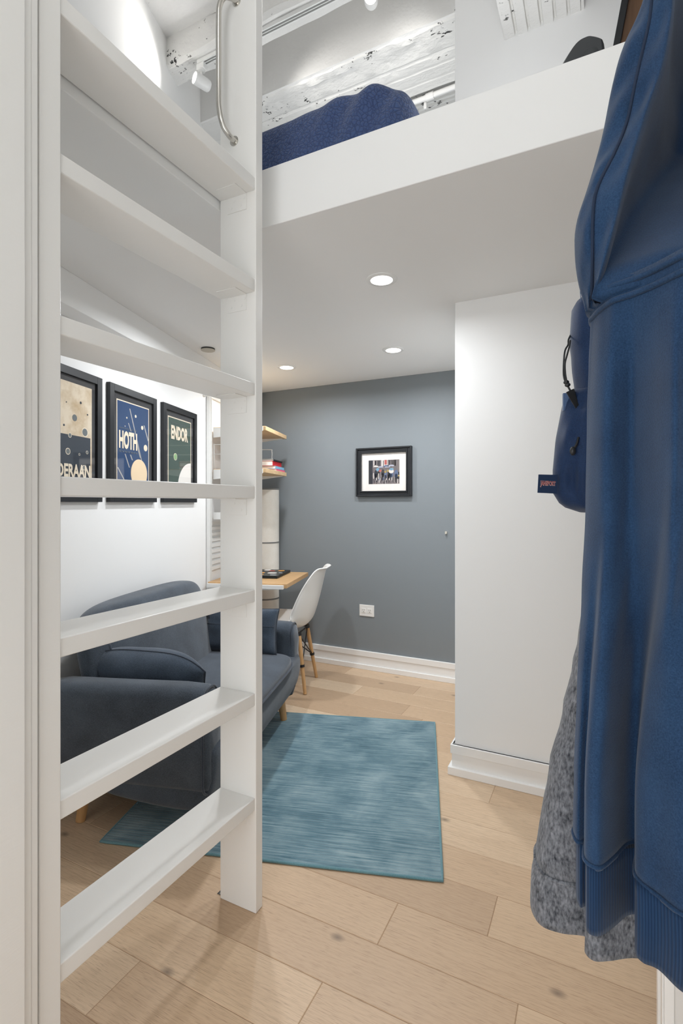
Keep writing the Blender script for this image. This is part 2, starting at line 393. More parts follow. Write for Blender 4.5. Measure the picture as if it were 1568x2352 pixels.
# floor of oak planks running left to right, each plank a bevelled face set of its own tone
def make_floor():
    pw, y0 = .1755, .1665
    fixed = {5: -.671, 4: -1.165, 6: -.188, 7: -.584, 8: -.30, 12: -.428, 11: -.9, 13: -1.25, 15: -.95, 17: -1.5, 10: -.62}
    vs, fs, cols = [], [], []
    for k in range(-11, 21):
        ya, yb = y0 + pw * k, y0 + pw * (k + 1)
        rr = random.Random(k * 13 + 5); xs = [fixed.get(k, -1.3 + rr.random() * 1.4)]
        while xs[-1] < 1.3: xs.append(xs[-1] + 1.1 + rr.random() * .8)
        while xs[0] > -3.2: xs.insert(0, xs[0] - 1.1 - rr.random() * .8)
        for xa, xb in zip(xs, xs[1:]):
            g, c, o = .0006, .0022, len(vs); col = (rr.random(), rr.random(), rr.random(), 1)
            for (d, z) in ((g, -.0012), (c, 0)):
                vs += [(xa + d, ya + d, z), (xb - d, ya + d, z), (xb - d, yb - d, z), (xa + d, yb - d, z)]
            fs += [(o + 4, o + 5, o + 6, o + 7)] + [(o + i, o + (i + 1) % 4, o + 4 + (i + 1) % 4, o + 4 + i) for i in range(4)]
            cols += [col] * 20
    o = len(vs); n0 = len(fs)
    mb = MB(); mb.v = [Vector(p) for p in vs]; mb.f = [list(f) for f in fs]; mb.mi = [0] * len(fs)
    mb.box((-3.3, -1.8, -.06), (1.4, 3.9, -.0012), 1)
    me = bpy.data.meshes.new('floor'); me.from_pydata([tuple(p) for p in mb.v], [], mb.f)
    me.materials.append(M['oak']); me.materials.append(M['seam'])
    for p, i in zip(me.polygons, mb.mi): p.material_index = i
    ca = me.color_attributes.new('plank', 'FLOAT_COLOR', 'CORNER')
    for i in range(len(me.loops)): ca.data[i].color = cols[i] if i < len(cols) else (.5, .5, .5, 1)
    ob = bpy.data.objects.new('floor', me); COL.objects.link(ob); return struct(ob)
make_floor()
# loft platform: L-shaped slab (a bay over the sofa, a bay left of the ladder); its front edges are the fascia
xe = -1.118
lf = MB(); poly = [(xe, .62), (xe, YF), (1.3, YF), (1.3, YB), (-3.0, YB), (-2.2, .62)]
lf.prism([(x, y, ZS) for x, y in poly], (0, 0, ZL - ZS))
struct(lf.build('ceiling_loft', 'soffit', bevel=.003))
# bulkhead along the left wall under the loft
struct(MB(PW).box((WN, .9, 2.12), (-1.487, 4.2, ZS)).build('trim_1', 'wall', bevel=.003))
# baseboards with a cap step and a shoe step
def base(name, pts_y, x0, x1, side):
    y = pts_y; b = MB()
    b.box((x0, y - .012, 0), (x1, y, .142)); b.box((x0, y - .018, .100), (x1, y - .012, .142)); b.box((x0, y - .026, 0), (x1, y - .012, .038))
    return struct(b.build(name, 'trim', bevel=.0025))
base('baseboard_back', YB, -2.7, -.622, 0)
bc = MB(); y = 2.45
for (p, z0, z1) in ((.012, 0, .142), (.018, .100, .142), (.028, 0, .038)): bc.box((-.622 - p, y - p, z0), (1.3, y, z1)); bc.box((-.622 - p, y, z0), (-.622, YB, z1))
struct(bc.build('baseboard_column', 'trim', bevel=.0025))
# casing at the end of the right wall, left door casing beside the ladder
rc = MB(); rc.box((.128, 1.335, 0), (XR, YR, 2.1)); rc.box((.121, 1.39, 0), (.128, YR, 2.1)); rc.box((.124, 1.335, 0), (.128, 1.36, 2.1))
struct(rc.build('trim_2', 'trim', bevel=.003))
lc = MB(); lc.box((-.985, -1.0, 0), (-.952, .586, 4.1)); lc.box((-.985, .586, 0), (-.960, .603, 4.1)); lc.box((-.985, .603, 0), (-.962, .6165, 4.1))
struct(lc.build('trim_3', 'ladder', bevel=.0025))
# ---- upper ceiling: slab, two painted concrete beams, ribbed clay-tile bands
struct(MB().box((-3.2, -1.8, ZC), (1.4, 2.30, ZC + .1)).build('ceiling', 'plaster'))
struct(MB().box((-3.2, 2.44, 4.42), (-.6, 2.74, 4.5)).build('ceiling_coffer', 'plaster'))
def wavy_beam(name, x0, x1, y0, y1, z0, z1, mat, amp, lip):
    b = MB(); nx = 60; rows = []
    for i in range(nx + 1):
        x = x0 + (x1 - x0) * i / nx; q = lambda k: mnoise.noise(Vector((x * 5, k * 3.1, 0))) * amp
        rows.append([(x, y0 + q(1), z1), (x, y0 + q(1), z0 + lip + q(2)), (x, y0 - .006 + q(3), z0 + lip * .6 + q(2)), (x, y0 + .012 + q(3), z0 + q(4)),
                     (x, (y0 + y1) / 2, z0), (x, y1 - .01 + q(5), z0 + q(6) * .6), (x, y1 + q(5), z0 + lip * .4), (x, y1, z1)])
    b.loft(rows); return struct(b.build(name, mat, smooth=40))
wavy_beam('ceiling_beam', -3.0, -.6, 2.30, 2.442, 3.94, 4.5, 'concrete', .010, .035)
b2 = MB()
b2.box((-3.0, 2.737, 3.945), (-.6, 2.83, 4.5)); struct(b2.build('ceiling_beam', 'plaster'))
# clay-tile band: broken edge, then ribs that run with the beam
tb = MB(); nx = 120; rows = []
prof = [(2.745, 3.99), (2.742, 3.955), (2.762, 3.938), (2.80, 3.936), (2.82, 3.942), (2.87, 3.944), (2.92, 3.940), (2.935, 3.948), (2.95, 3.940), (3.00, 3.940), (3.012, 3.950), (3.024, 3.940), (3.09, 3.940), (3.10, 3.950), (3.112, 3.940), (3.17, 3.938), (3.18, 3.972)]
yy = 3.19
while yy < 3.40: prof += [(yy, 3.985), (yy + .006, 3.965), (yy + .022, 3.965), (yy + .028, 3.985)]; yy += .036
prof += [(3.41, 3.985), (3.41, 4.3), (2.745, 4.3)]
for i in range(nx + 1):
    x = -3.0 + 2.38 * i / nx; row = []
    for j, (y_, z_) in enumerate(prof):
        a = .012 if j < 6 else .003
        row.append((x, y_ + mnoise.noise(Vector((x * 9, j * .7, 1))) * a, z_ + (mnoise.noise(Vector((x * 13, j * .9, 5))) * a if z_ < 4.2 else 0)))
    rows.append(row)
tb.loft(rows); struct(tb.build('ceiling_tile', 'tile', smooth=25))
# ribbed soffit of the beam over the right side, running away from the white wall
rb = MB(); prof = [(-.392, 3.75), (-.392, 3.44)]; x = -.385
while x < -.09: prof += [(x, 3.437), (x + .040, 3.437), (x + .043, 3.455), (x + .051, 3.455), (x + .054, 3.437)]; x += .0545
prof += [(-.070, 3.437), (-.068, 3.75)]
rows = []
for i in range(41):
    y_ = .3 + (2.45 - .3) * i / 40
    rows.append([(px_ + mnoise.noise(Vector((y_ * 7, j, 2))) * .003, y_, z_ + mnoise.noise(Vector((y_ * 7, j * .8, 7))) * .003) for j, (px_, z_) in enumerate(prof)])
rb.loft(rows); struct(rb.build('ceiling_rib', 'tile', smooth=25))

# ------------------------------------------------------------------ ladder
ZR = [.3665, .698, 1.027, 1.3547, 1.6815, 2.010, 2.332]
lad = thing('ladder', (-1.04, .99, 0), 'tall white painted wooden loft ladder with flat treads and a chrome grab bar', 'ladder')
MB().box((-1.114, .624, 0), (-.970, .669, 4.0)).build('rail', 'ladder', lad, bevel=.003)
MB().box((-1.114, 1.325, 0), (-.970, 1.361, 3.6)).build('rail', 'ladder', lad, bevel=.003)
for i, z in enumerate(ZR):
    dz = .040
    MB().box((-1.113, .668, z - dz), (-.974, 1.326, z)).build('rung', 'ladder', lad, bevel=.003)
    b = MB()
    b.box((-1.082, 1.3228, z - dz - .052), (-1.006, 1.325, z - dz)); b.box((-1.082, 1.268, z - dz - .0022), (-1.006, 1.325, z - dz))
    for xx in (-1.066, -1.026):
        for zz in (-.015, -.036):
            b.loft([[(xx + .012 * (zz > -.02) + .0042 * math.cos(t), 1.3228 - d, z - dz + zz + .0042 * math.sin(t)) for t in (k * math.pi / 6 for k in range(12))] for d in (0, .0014)])
    b.build('angle_bracket', 'ladder', lad, bevel=.0008)
hp = [(-1.055, 1.326, 2.472), (-1.058, 1.300, 2.478), (-1.066, 1.281, 2.500), (-1.070, 1.268, 2.545), (-1.070, 1.266, 2.60), (-1.070, 1.266, 2.70), (-1.070, 1.266, 2.80), (-1.069, 1.268, 2.865), (-1.062, 1.283, 2.905), (-1.052, 1.305, 2.918), (-1.045, 1.326, 2.920)]
h = MB(); h.tube(crv(hp, 5), .0088, 14)
for p in (hp[0], hp[-1]): h.tube([(p[0], 1.3255, p[2]), (p[0], 1.3225, p[2])], .016, 16)
gh = h.build('grab_handle', 'steel', lad, smooth=50); gh['label'] = 'bent chrome grab handle'
b = MB(); b.box((-1.135, 1.335, 0), (-1.114, 1.352, .002)); b.box((-1.1165, 1.335, 0), (-1.114, 1.352, .02)); b.lathe([(.004, .002), (.003, .0035)], (-1.127, 1.343, 0), 12)
fb = b.build('floor_bracket', 'steel', lad); fb['label'] = 'small bare metal foot bracket'

# ------------------------------------------------------------------ lamps
def downlight(x, y):
    t = thing('downlight', (x, y, ZS), '', 'downlight', 'recessed lights in the loft underside')
    MB().lathe([(.0475, ZS), (.0475, ZS - .006), (.062, ZS - .006), (.066, ZS - .003), (.066, ZS)], (x, y, 0), 40).build('trim_ring', 'white_metal', t, smooth=50)
    MB().lathe([(.047, ZS - .0005), (.047, ZS - .0035), (.03, ZS - .005)], (x, y, 0), 40).build('lens', 'lens', t, smooth=50)
    return t
d0 = downlight(*DOWN[0]); d0['label'] = 'lit round downlight nearest the loft edge, largest of those in the white underside'
for (x, y), lb in zip(DOWN[1:], ('lit round downlight above the framed street picture, right of two near the grey wall', 'lit round downlight above the wooden wall shelves, close to the ladder post',
                                 'lit round downlight over the sofa, hidden behind the ladder post')):
    copy_tree(d0, (x, y, ZS), label=lb)
t = thing('ceiling_cover', (-2.224, 2.479, ZS), 'small round beige cover disc on the white underside above the posters', 'ceiling cover')
t.location = (-2.18, 2.479, ZS); cx_, cy_ = -2.18, 2.479
MB().lathe([(.042, ZS), (.042, ZS - .008), (.038, ZS - .008)], (cx_, cy_, 0), 36).build('rim', 'slot', t, smooth=40)
MB().lathe([(.043, ZS - .008), (.043, ZS - .012), (.040, ZS - .0135)], (cx_, cy_, 0), 36).build('cover_plate', 'cover', t, smooth=40)

tr_ = MB(); tr_.box((-2.14, 2.335, 3.918), (-.65, 2.342, 3.94)); tr_.box((-2.14, 2.366, 3.918), (-.65, 2.373, 3.94)); tr_.box((-2.14, 2.342, 3.932), (-.65, 2.366, 3.94)); tr_.box((-2.14, 2.352, 3.918), (-.65, 2.356, 3.932))
tr_.box((-2.14, 2.3425, 3.930), (-.65, 2.3515, 3.9318), 1); tr_.box((-2.14, 2.3565, 3.930), (-.65, 2.3655, 3.9318), 1)
tag(rebase(tr_.build('light_track', ['white_metal', 'slot'])), 'long white track rail fixed under the rough concrete beam', 'track rail')
def track_head(x, y, zt, d, label, power):
    t = thing('track_spotlight', (x, y, zt - .15), label, 'spotlight', 'spotlights on the ceiling track')
    d = Vector(d).normalized(); c = Vector((x, y, zt - .105))
    MB().box((x - .028, y - .014, zt - .035), (x + .028, y + .014, zt)).lathe([(.022, zt - .035), (.022, zt - .045), (.016, zt - .048)], (x, y, 0), 20).build('adapter', 'white_metal', t, bevel=.002)
    MB().lathe([(.006, zt - .046), (.006, zt - .09)], (x, y, 0), 14).build('stem', 'white_metal', t, smooth=50)
    a = Vector((0, 0, 1)); u = d.cross(a).normalized(); w = u.cross(d)
    ring = lambda r, l: [c + d * l + (u * math.cos(k * math.pi / 14) + w * math.sin(k * math.pi / 14)) * r for k in range(28)]
    MB().loft([ring(.026, -.052), ring(.032, -.046), ring(.034, -.03), ring(.034, .045), ring(.030, .045), ring(.029, .036)]).build('lamp_body', 'white_metal', t, smooth=45)
    MB().loft([ring(.0295, .037), ring(.0295, .042), ring(.012, .0445)]).build('lens', 'lens', t, smooth=45)
    l = bpy.data.lights.new('spot_beam', 'SPOT'); l.energy = power; l.spot_size = R(105); l.spot_blend = .9; l.shadow_soft_size = .03; l.color = (1, .97, .93)
    o = bpy.data.objects.new('spot_beam', l); COL.objects.link(o); o.location = c + d * .06; o.rotation_euler = d.to_track_quat('-Z', 'Y').to_euler()
track_head(-2.12, 2.354, 3.92, (-.36, -.93, .03), 'white track spotlight by the left wall, aimed along the left wall', 6)
track_head(-1.02, 2.354, 3.925, (.32, -.85, -.55), 'glaring white track spotlight facing the camera above the bed', 8)
track_head(-1.80, 2.354, 3.92, (.55, .75, -.15), 'added white track spotlight hidden behind the ladder post, aimed at the far beam', 4)  # extra head added unseen behind the post to brighten the far beam
track_head(-.76, 2.354, 3.92, (-.45, .80, -.2), 'added white track spotlight out of view at the right end of the track, above the picture', 4)  # extra head added above the view to brighten the coffer and tile band

# ------------------------------------------------------------------ bed on the loft
bed = thing('bed', (-1.4, 2.0, ZL), 'bed under a crinkled navy quilt on the white loft platform', 'bed')
MB().box((-2.02, 1.68, ZL + .001), (-.68, 2.25, 2.70)).build('mattress', 'white_linen', bed, bevel=.05, bseg=4)
def qf(p, x, y, z):
    q = Vector(p); k = max(0, min(1, (p.x + 1.0) / .3))               # drape folds at the near right corner
    f = (math.sin((p.x + .55 * (2.75 - p.z)) * 44) * .013 * k) * max(0, min(1, (1.76 - p.y) / .12))
    q.y -= f; q.x += mnoise.noise(p * 6) * .006; q.z += mnoise.noise(p * 5) * .004 + .02 * max(0, min(1, (p.x + 1.1) / .4)) * (z > 0)
    q.z = max(q.z, ZL + .001); q.y = min(q.y, 2.29); return q
MB().sup((-1.33, 1.94, 2.55), (.76, .345, .205), (9, 6), (70, 260), qf).build('quilt', 'quilt', bed, smooth=True)

# ------------------------------------------------------------------ objects on the loft ledge at right
cs = thing('plastic_case', (-.02, 1.62, ZL), 'charcoal moulded plastic case with a round knob on the loft ledge', 'case')
out = [(-.110, 0), (-.102, .03), (-.070, .074), (-.052, .089), (-.034, .093), (-.018, .091), (.006, .075), (.012, .06), (.015, 0)]
out = crv(out, 4); loop = lambda y_, k: [(-.04 + (x + .04) * k, y_, ZL + z * (.6 + .4 * k)) for x, z in out]
MB().loft([loop(1.53, .86), loop(1.535, .94), loop(1.55, 1), loop(1.66, 1), loop(1.675, .94)]).build('case_body', 'dark_plastic', cs, smooth=40)
MB().loft([[(-.022 + .020 * k * math.cos(q), y_, ZL + .034 + .020 * k * math.sin(q)) for q in (i * math.pi / 12 for i in range(24))] for y_, k in ((1.533, 1), (1.526, 1), (1.523, .8), (1.523, .3))]).build('knob', 'dark_plastic', cs, smooth=40)
pf = thing('leaning_picture', (.2, 2.0, ZL), 'dark framed brown board tilted on the loft behind the blue hoodie', 'picture')
tl = R(10)
def TL(p): return Vector((-.012 + p[0] * math.cos(tl) + p[2] * math.sin(tl), p[1], ZL + .004 + p[2] * math.cos(tl) - p[0] * math.sin(tl) + .10))
fr_ = MB(TL)
for a, b_ in (((0, 2.00, 0), (.022, 2.03, .9)), ((.50, 2.00, 0), (.522, 2.03, .9)), ((.022, 2.00, 0), (.50, 2.03, .022)), ((.022, 2.00, .878), (.50, 2.03, .9))): fr_.box(a, b_)
fr_.build('frame', 'black_wood', pf, bevel=.002)
MB(TL).box((.022, 2.012, .022), (.50, 2.024, .878)).build('board', 'brown_wood', pf)

# ------------------------------------------------------------------ posters on the left wall
def poster(s0, label, kind):
    W_, z0, z1, nf = .437, 1.306, 1.901, WN + .022
    c = PW((WN, s0 + W_ / 2, z0)); t = thing('framed_poster', c, label, 'poster', 'framed posters above the sofa')
    fw = .036; b = MB(PW)
    for a, e in (((WN, s0, z0), (nf, s0 + fw, z1)), ((WN, s0 + W_ - fw, z0), (nf, s0 + W_, z1)), ((WN, s0 + fw, z0), (nf, s0 + W_ - fw, z0 + fw)), ((WN, s0 + fw, z1 - fw), (nf, s0 + W_ - fw, z1))): b.box(a, e)
    b.build('frame', 'black_wood', t, bevel=.0015)
    MB(PW).box((WN, s0 + fw, z0 + fw), (WN + .010, s0 + W_ - fw, z1 - fw)).build('mount', 'mat_charcoal', t)
    mg = .068 if kind != 0 else .064; p0, p1, q0, q1 = s0 + mg, s0 + W_ - mg, z0 + mg, z1 - mg; n0 = WN + .0105
    pw, ph = p1 - p0, q1 - q0
    A = MB(PW)
    def rect(a0, b0, a1, b1, mi, l): A.box((n0, p0 + a0 * pw, q1 - b1 * ph), (n0 + .0004 * l, p0 + a1 * pw, q1 - b0 * ph), mi)
    def disc(a, b_, r, mi, l, ks=40):
        cx, cz = p0 + a * pw, q1 - b_ * ph; pts = []
        for k in range(ks):
            y_, z_ = cx + r * math.cos(2 * math.pi * k / ks), cz + r * math.sin(2 * math.pi * k / ks)
            pts.append((max(p0 + .004, min(p1 - .004, y_)), max(q0 + .004, min(q1 - .004, z_))))
        A.loft([[(n0, y_, z_) for y_, z_ in pts], [(n0 + .0004 * l, y_, z_) for y_, z_ in pts]], True, True, mi)
    def bar(a0, b0, a1, b1, w, mi, l):
        p = [(p0 + a0 * pw - w / 2, q1 - b0 * ph), (p0 + a0 * pw + w / 2, q1 - b0 * ph), (p0 + a1 * pw + w / 2, q1 - b1 * ph), (p0 + a1 * pw - w / 2, q1 - b1 * ph)]
        A.loft([[(n0, y_, z_) for y_, z_ in p], [(n0 + .0004 * l, y_, z_) for y_, z_ in p]], True, True, mi)
    words = []
    if kind == 0:
        mats = ['parchment', 'ink_slate', 'cream', 'ink_mid']
        rect(0, 0, 1, 1, 0, 1); rect(.02, .50, .965, 1, 1, 2)
        for a, b_, r, mi in ((.28, .29, .004, 1), (.75, .17, .006, 1), (.45, .20, .003, 1), (.62, .33, .015, 3), (.90, .27, .004, 1), (.40, .42, .005, 1)): disc(a, b_, r, mi, 3)
        for a, b_, r in ((.84, .45, .022), (.52, .505, .011), (.48, .66, .015), (.72, .675, .006), (.89, .645, .008), (.82, .80, .012), (.30, .665, .006), (.2, .55, .01)): disc(a, b_, r, 2, 3); disc(a, b_, r * .78, 3, 4)
        words = [('ALDERAAN', .04, .955, .90, .125, .035)]
    elif kind == 1:
        mats = ['cream', 'ink_blue', 'bar_grey', 'peach']
        rect(0, 0, 1, 1, 0, 1); rect(.02, .013, .98, .99, 1, 2)
        for q in ((.38, .07, .93, .93, .008), (.34, .24, .42, .33, .007), (.83, .22, .975, .40, .010), (.24, .60, .37, .75, .009), (.40, .60, .46, .66, .010), (.03, .76, .33, .98, .010), (.60, .46, .72, .62, .014)): bar(*q, 2, 3)
        for a, b_, r in ((.56, .14, .008), (.29, .185, .005), (.77, .255, .011), (.88, .49, .018), (.24, .285, .003)): disc(a, b_, r, 0, 4)
        disc(.67, .81, .078, 3, 5, 60)
        words = [('SIXTH PLANET OF THE', .07, .58, .318, .012, .0), ('HOTH', .06, .60, .545, .205, .045), ('SYSTEM', .06, .60, .585, .018, .0)]
    else:
        mats = ['cream', 'ink_green', 'paper', 'pale_green']
        rect(0, 0, 1, 1, 0, 1); rect(.025, .015, .975, .99, 1, 2)
        disc(.98, .97, .175, 2, 3, 70); disc(.30, .53, .022, 0, 4); disc(.30, .53, .019, 3, 5)
        words = [('THE FOREST MOON OF', .12, .72, .085, .012, .0), ('ENDOR', .12, .84, .30, .19, .045)]
    pr = A.build('print', mats, t)
    for txt, a0, a1, bb, hh, bold in words:
        L = MB(PW)
        text_mesh(txt, (a1 - a0) * pw, hh * ph, lambda x, y_, z_: (n0 + .0024 + z_, p0 + a0 * pw + x, q1 - bb * ph + y_), L, 0, .0003, bold)
        L.build('lettering', 'cream' if hh > .03 else ('ink_mid' if kind else 'cream'), pr)
    MB(PW).box((WN + .0135, s0 + fw, z0 + fw), (WN + .0145, s0 + W_ - fw, z1 - fw)).build('glass', 'glass', t)
poster(1.792, 'black framed parchment and slate poster lettered ALDERAAN, partly behind the ladder rail', 0)
poster(2.288, 'black framed blue poster lettered HOTH with a large peach disc', 1)
poster(2.799, 'black framed dark green poster lettered ENDOR with a green dot', 2)

# ------------------------------------------------------------------ grey wall: street picture, outlet, hook
t = thing('framed_picture', (-1.485, YB, 1.352), 'black moulded frame with a rainy street picture on the grey wall', 'picture')
x0, x1, z0, z1 = -1.713, -1.255, 1.352, 1.732
def ring_frame(name, mat, par, a, wd_, y0_, y1_):
    b = MB(); p0, p1, q0, q1 = x0 + a, x1 - a, z0 + a, z1 - a
    for A_, B_ in (((p0, y0_, q0), (p0 + wd_, y1_, q1)), ((p1 - wd_, y0_, q0), (p1, y1_, q1)), ((p0 + wd_, y0_, q0), (p1 - wd_, y1_, q0 + wd_)), ((p0 + wd_, y0_, q1 - wd_), (p1 - wd_, y1_, q1))): b.box(A_, B_)
    return b
f1 = ring_frame('', '', t, 0, .014, YB - .030, YB); f2 = ring_frame('', '', t, .014, .018, YB - .022, YB); f3 = ring_frame('', '', t, .032, .012, YB - .027, YB)
f1.add(f2.v, f2.f); f1.add(f3.v, f3.f); f1.build('frame', 'black_wood', t, bevel=.003)
MB().box((x0 + .044, YB - .010, z0 + .044), (x1 - .044, YB - .004, z1 - .044)).build('mount', 'mat_white', t)
pa = MB(); px0, px1, pz0, pz1 = x0 + .104, x1 - .104 + .004, z0 + .098, z1 - .098
flat('st_base', 120, 112, 112); flat('st_dark', 52, 52, 56); flat('st_light', 222, 214, 208); flat('st_umb', 178, 178, 192); flat('st_blue', 98, 112, 142); flat('st_yel', 172, 150, 88); flat('st_red', 176, 96, 90); flat('st_ltb', 120, 160, 184)
pm = ['st_base', 'st_dark', 'st_light', 'st_umb', 'st_blue', 'st_yel', 'st_red', 'st_ltb']
pa.box((px0, YB - .0112, pz0), (px1, YB - .010, pz1), 0)
def pq(a, b_, c, d, mi, l=2): pa.box((px0 + a * (px1 - px0), YB - .0112 - .0003 * l, pz0 + b_ * (pz1 - pz0)), (px0 + c * (px1 - px0), YB - .0112, pz0 + d * (pz1 - pz0)), mi)
rr = random.Random(4)
pq(0, 0, .13, 1, 1); pq(.14, .72, .4, 1, 0); pq(.42, .74, .62, 1, 2); pq(.52, .8, .6, 1, 6, 3); pq(.7, .7, .95, .98, 0, 3)
for k in range(16):
    a = .15 + rr.random() * .75; pq(a, .74 + rr.random() * .1, a + .015 + rr.random() * .02, .98, rr.choice([1, 1, 2, 0]), 3)
for k in range(34):
    a = .13 + rr.random() * .84; b_ = rr.random() * .12; pq(a, b_, a + .006 + rr.random() * .014, b_ + .1 + rr.random() * .14, rr.choice([1, 2, 2, 0, 1]), 3)
def pell(a, b_, w_, h_, mi, l, half=False):
    n_ = 20; pts = [(px0 + (a + w_ * math.cos(math.pi * k / n_ * (1 if half else 2))) * (px1 - px0), pz0 + (b_ + h_ * math.sin(math.pi * k / n_ * (1 if half else 2))) * (pz1 - pz0)) for k in range(n_ + (1 if half else 0))]
    pa.loft([[(x, YB - .0112, z) for x, z in pts], [(x, YB - .0112 - .0003 * l, z) for x, z in pts]], True, True, mi)
for a, w_ in ((.24, .05), (.33, .04), (.47, .05), (.56, .045), (.66, .04), (.74, .07), (.9, .06)):
    hgt = .36 + rr.random() * .08; pell(a, hgt, w_, .17, rr.choice([1, 1, 4]), 4); pq(a - .03, .16, a - .005, hgt, 1, 4); pq(a + .008, .15, a + .03, hgt, rr.choice([1, 2, 4]), 4)
pell(.74, .52, .08, .09, 2, 5); pell(.75, .60, .07, .05, 7, 6); pell(.30, .60, .05, .07, 7, 5); pell(.38, .55, .05, .05, 6, 5); pell(.55, .50, .03, .05, 5, 6); pell(.63, .54, .03, .05, 5, 6)
for a, b_, w_, mi in ((.24, .71, .09, 2), (.40, .68, .09, 3), (.58, .72, .09, 4), (.62, .68, .09, 3), (.74, .73, .10, 3)): pell(a, b_, w_, .06, mi, 7, True)
pq(.15, .22, .175, .46, 2, 5); pq(.32, .2, .345, .44, 2, 5); pq(.86, .2, 1, .48, 1, 3); pq(.95, .3, 1, .36, 5, 5)
pa.build('painting', pm, t)
MB().box((x0 + .044, YB - .0155, z0 + .044), (x1 - .044, YB - .0148, z1 - .044)).build('glass', 'glass', t)

t = thing('wall_outlet', (-1.629, YB, .41), 'white double power outlet plate low on the grey wall', 'outlet')
MB().box((-1.692, YB - .006, .413), (-1.566, YB, .503)).build('cover_plate', 'plastic', t, bevel=.003)
for xx in (-1.655, -1.603):
    MB().box((xx - .018, YB - .0085, .440), (xx + .018, YB - .006, .476)).build('socket', 'plastic', t, bevel=.002)
    b = MB()
    for dx in (-.007, .006): b.box((xx + dx - .001, YB - .0088, .458), (xx + dx + .001, YB - .0080, .467))
    b.box((xx - .0025, YB - .0088, .446), (xx + .0025, YB - .0080, .451)); b.build('slots', 'slot', t)
tag(rebase(MB().box((-1.005, YB - .012, 1.075), (-.990, YB, 1.095)).box((-1.002, YB - .02, 1.075), (-.993, YB - .012, 1.082)).build('wall_hook', 'cover', bevel=.002)), 'tiny white adhesive hook on the grey wall right of the picture', 'hook')

# ------------------------------------------------------------------ rug
rug = thing('rug', PW((-.62, 2.4, 0)), 'teal streaked low pile area rug on the oak floor in front of the sofa', 'rug')
cor = [(-1.252, 1.768), (.032, 1.789), (.010, 3.071), (-1.270, 3.045)]
def bil(u, v_): 
    a, b_, c, d = [Vector((p[0], p[1], 0)) for p in cor]; return (a * (1 - u) + b_ * u) * (1 - v_) + (d * (1 - u) + c * u) * v_
g = MB(PW); rows = []
for i in range(41):
    rows.append([bil(j / 40, i / 40) + Vector((0, 0, .009 + .0012 * mnoise.noise(Vector((i * .6, j * .6, 0))))) for j in range(41)])
n_ = 41; g.loft(rows, False, False)
edge = [rows[0][j] for j in range(41)] + [rows[i][40] for i in range(1, 41)] + [rows[40][j] for j in range(39, -1, -1)] + [rows[i][0] for i in range(39, 0, -1)]
g.loft([edge, [Vector((p.x, p.y, .0015)) for p in edge]], True, False)
g.build('pile', 'rug', rug, smooth=40)
e = MB(PW); e.tube([Vector((p.x, p.y, .0055)) for p in edge], .0052, 8, 0, True); e.build('binding', 'rug_edge', rug, smooth=True)

# ------------------------------------------------------------------ sofa
sofa = thing('sofa', PW((-1.15, 2.46, 0)), 'charcoal blue two seat fabric sofa with rounded back and splayed wooden legs', 'sofa')
def rrect(c0, c1, z0, z1, r, n_=8):                                     # rounded rectangle in (a, z)
    pts = []
    for (cx, cz, a0) in ((c1 - r, z0 + r, -90), (c1 - r, z1 - r, 0), (c0 + r, z1 - r, 90), (c0 + r, z0 + r, 180)):
        for k in range(n_ + 1): q = R(a0 + 90 * k / n_); pts.append((cx + r * math.cos(q), cz + r * math.sin(q)))
    return pts
# base: rolled front rail, narrowing to the floor
b = MB(PW); rows = []
for s_, k in ((1.815, .80), (1.83, .93), (1.86, 1), (2.2, 1), (2.7, 1), (3.06, 1), (3.09, .93), (3.105, .80)):
    row = []
    for (n_c, z_c) in [(-1.50, .16), (-.98, .10), (-.885, .105), (-.832, .155), (-.808, .25), (-.802, .325), (-.813, .37), (-.85, .385), (-1.50, .385)]:
        row.append(((n_c + 1.16) * (1 - (1 - k) * .25) - 1.16, s_, .30 + (z_c - .30) * k))
    rows.append(row)
b.loft(rows); b.build('base', 'sofa', sofa, sub=2)
# seat cushion with rounded front corners and piping
def seatf(p, x, y, z): 
    q = Vector(p); q.z += .012 * (1 - x * x) * (1 - y ** 4) * (z > 0); return q
MB(PW).sup((-1.10, 2.45, .372), (.305, .535, .048), (6, 3.2), (24, 96), seatf).build('seat_cushion', 'sofa', sofa, smooth=True)
pp = []
for k in range(60):
    q = 2 * math.pi * k / 60; c_, s_ = math.cos(q), math.sin(q)
    pp.append((-1.10 + .310 * math.copysign(abs(c_) ** (2 / 6), c_), 2.45 + .540 * math.copysign(abs(s_) ** (2 / 6), s_), .362))
MB(PW).tube(pp, .006, 8, 0, True).build('seat_piping', 'sofa_pipe', sofa, smooth=True)
# backrest: one long pillow-like back with bulging ends, leaning to the wall
def backf(p, x, y, z):
    q = Vector(p); q.x -= .10 * (p.z - .60) / .25 * .55; q.x += .018 * math.cos(y * 1.5) * (x > 0); return q
MB(PW).sup((-1.415, 2.445, .585), (.082, .55, .262), (2.8, 5.5), (40, 90), backf).build('backrest', 'sofa', sofa, smooth=True)
for s_, sg in ((1.985, 1), (2.905, -1)):
    pts = []
    for k in range(13):
        z_ = .40 + .30 * k / 12; lean = -.10 * (z_ - .60) / .25 * .55
        pts.append((-1.415 + .083 * (1 - abs((z_ - .585) / .262) ** 5.5) ** (1 / 5.5) * .97 + lean + .004, s_ - sg * .05 * (z_ - .4), z_))
    MB(PW).tube(pts, .005, 8).build('back_piping', 'sofa_pipe', sofa, smooth=True)
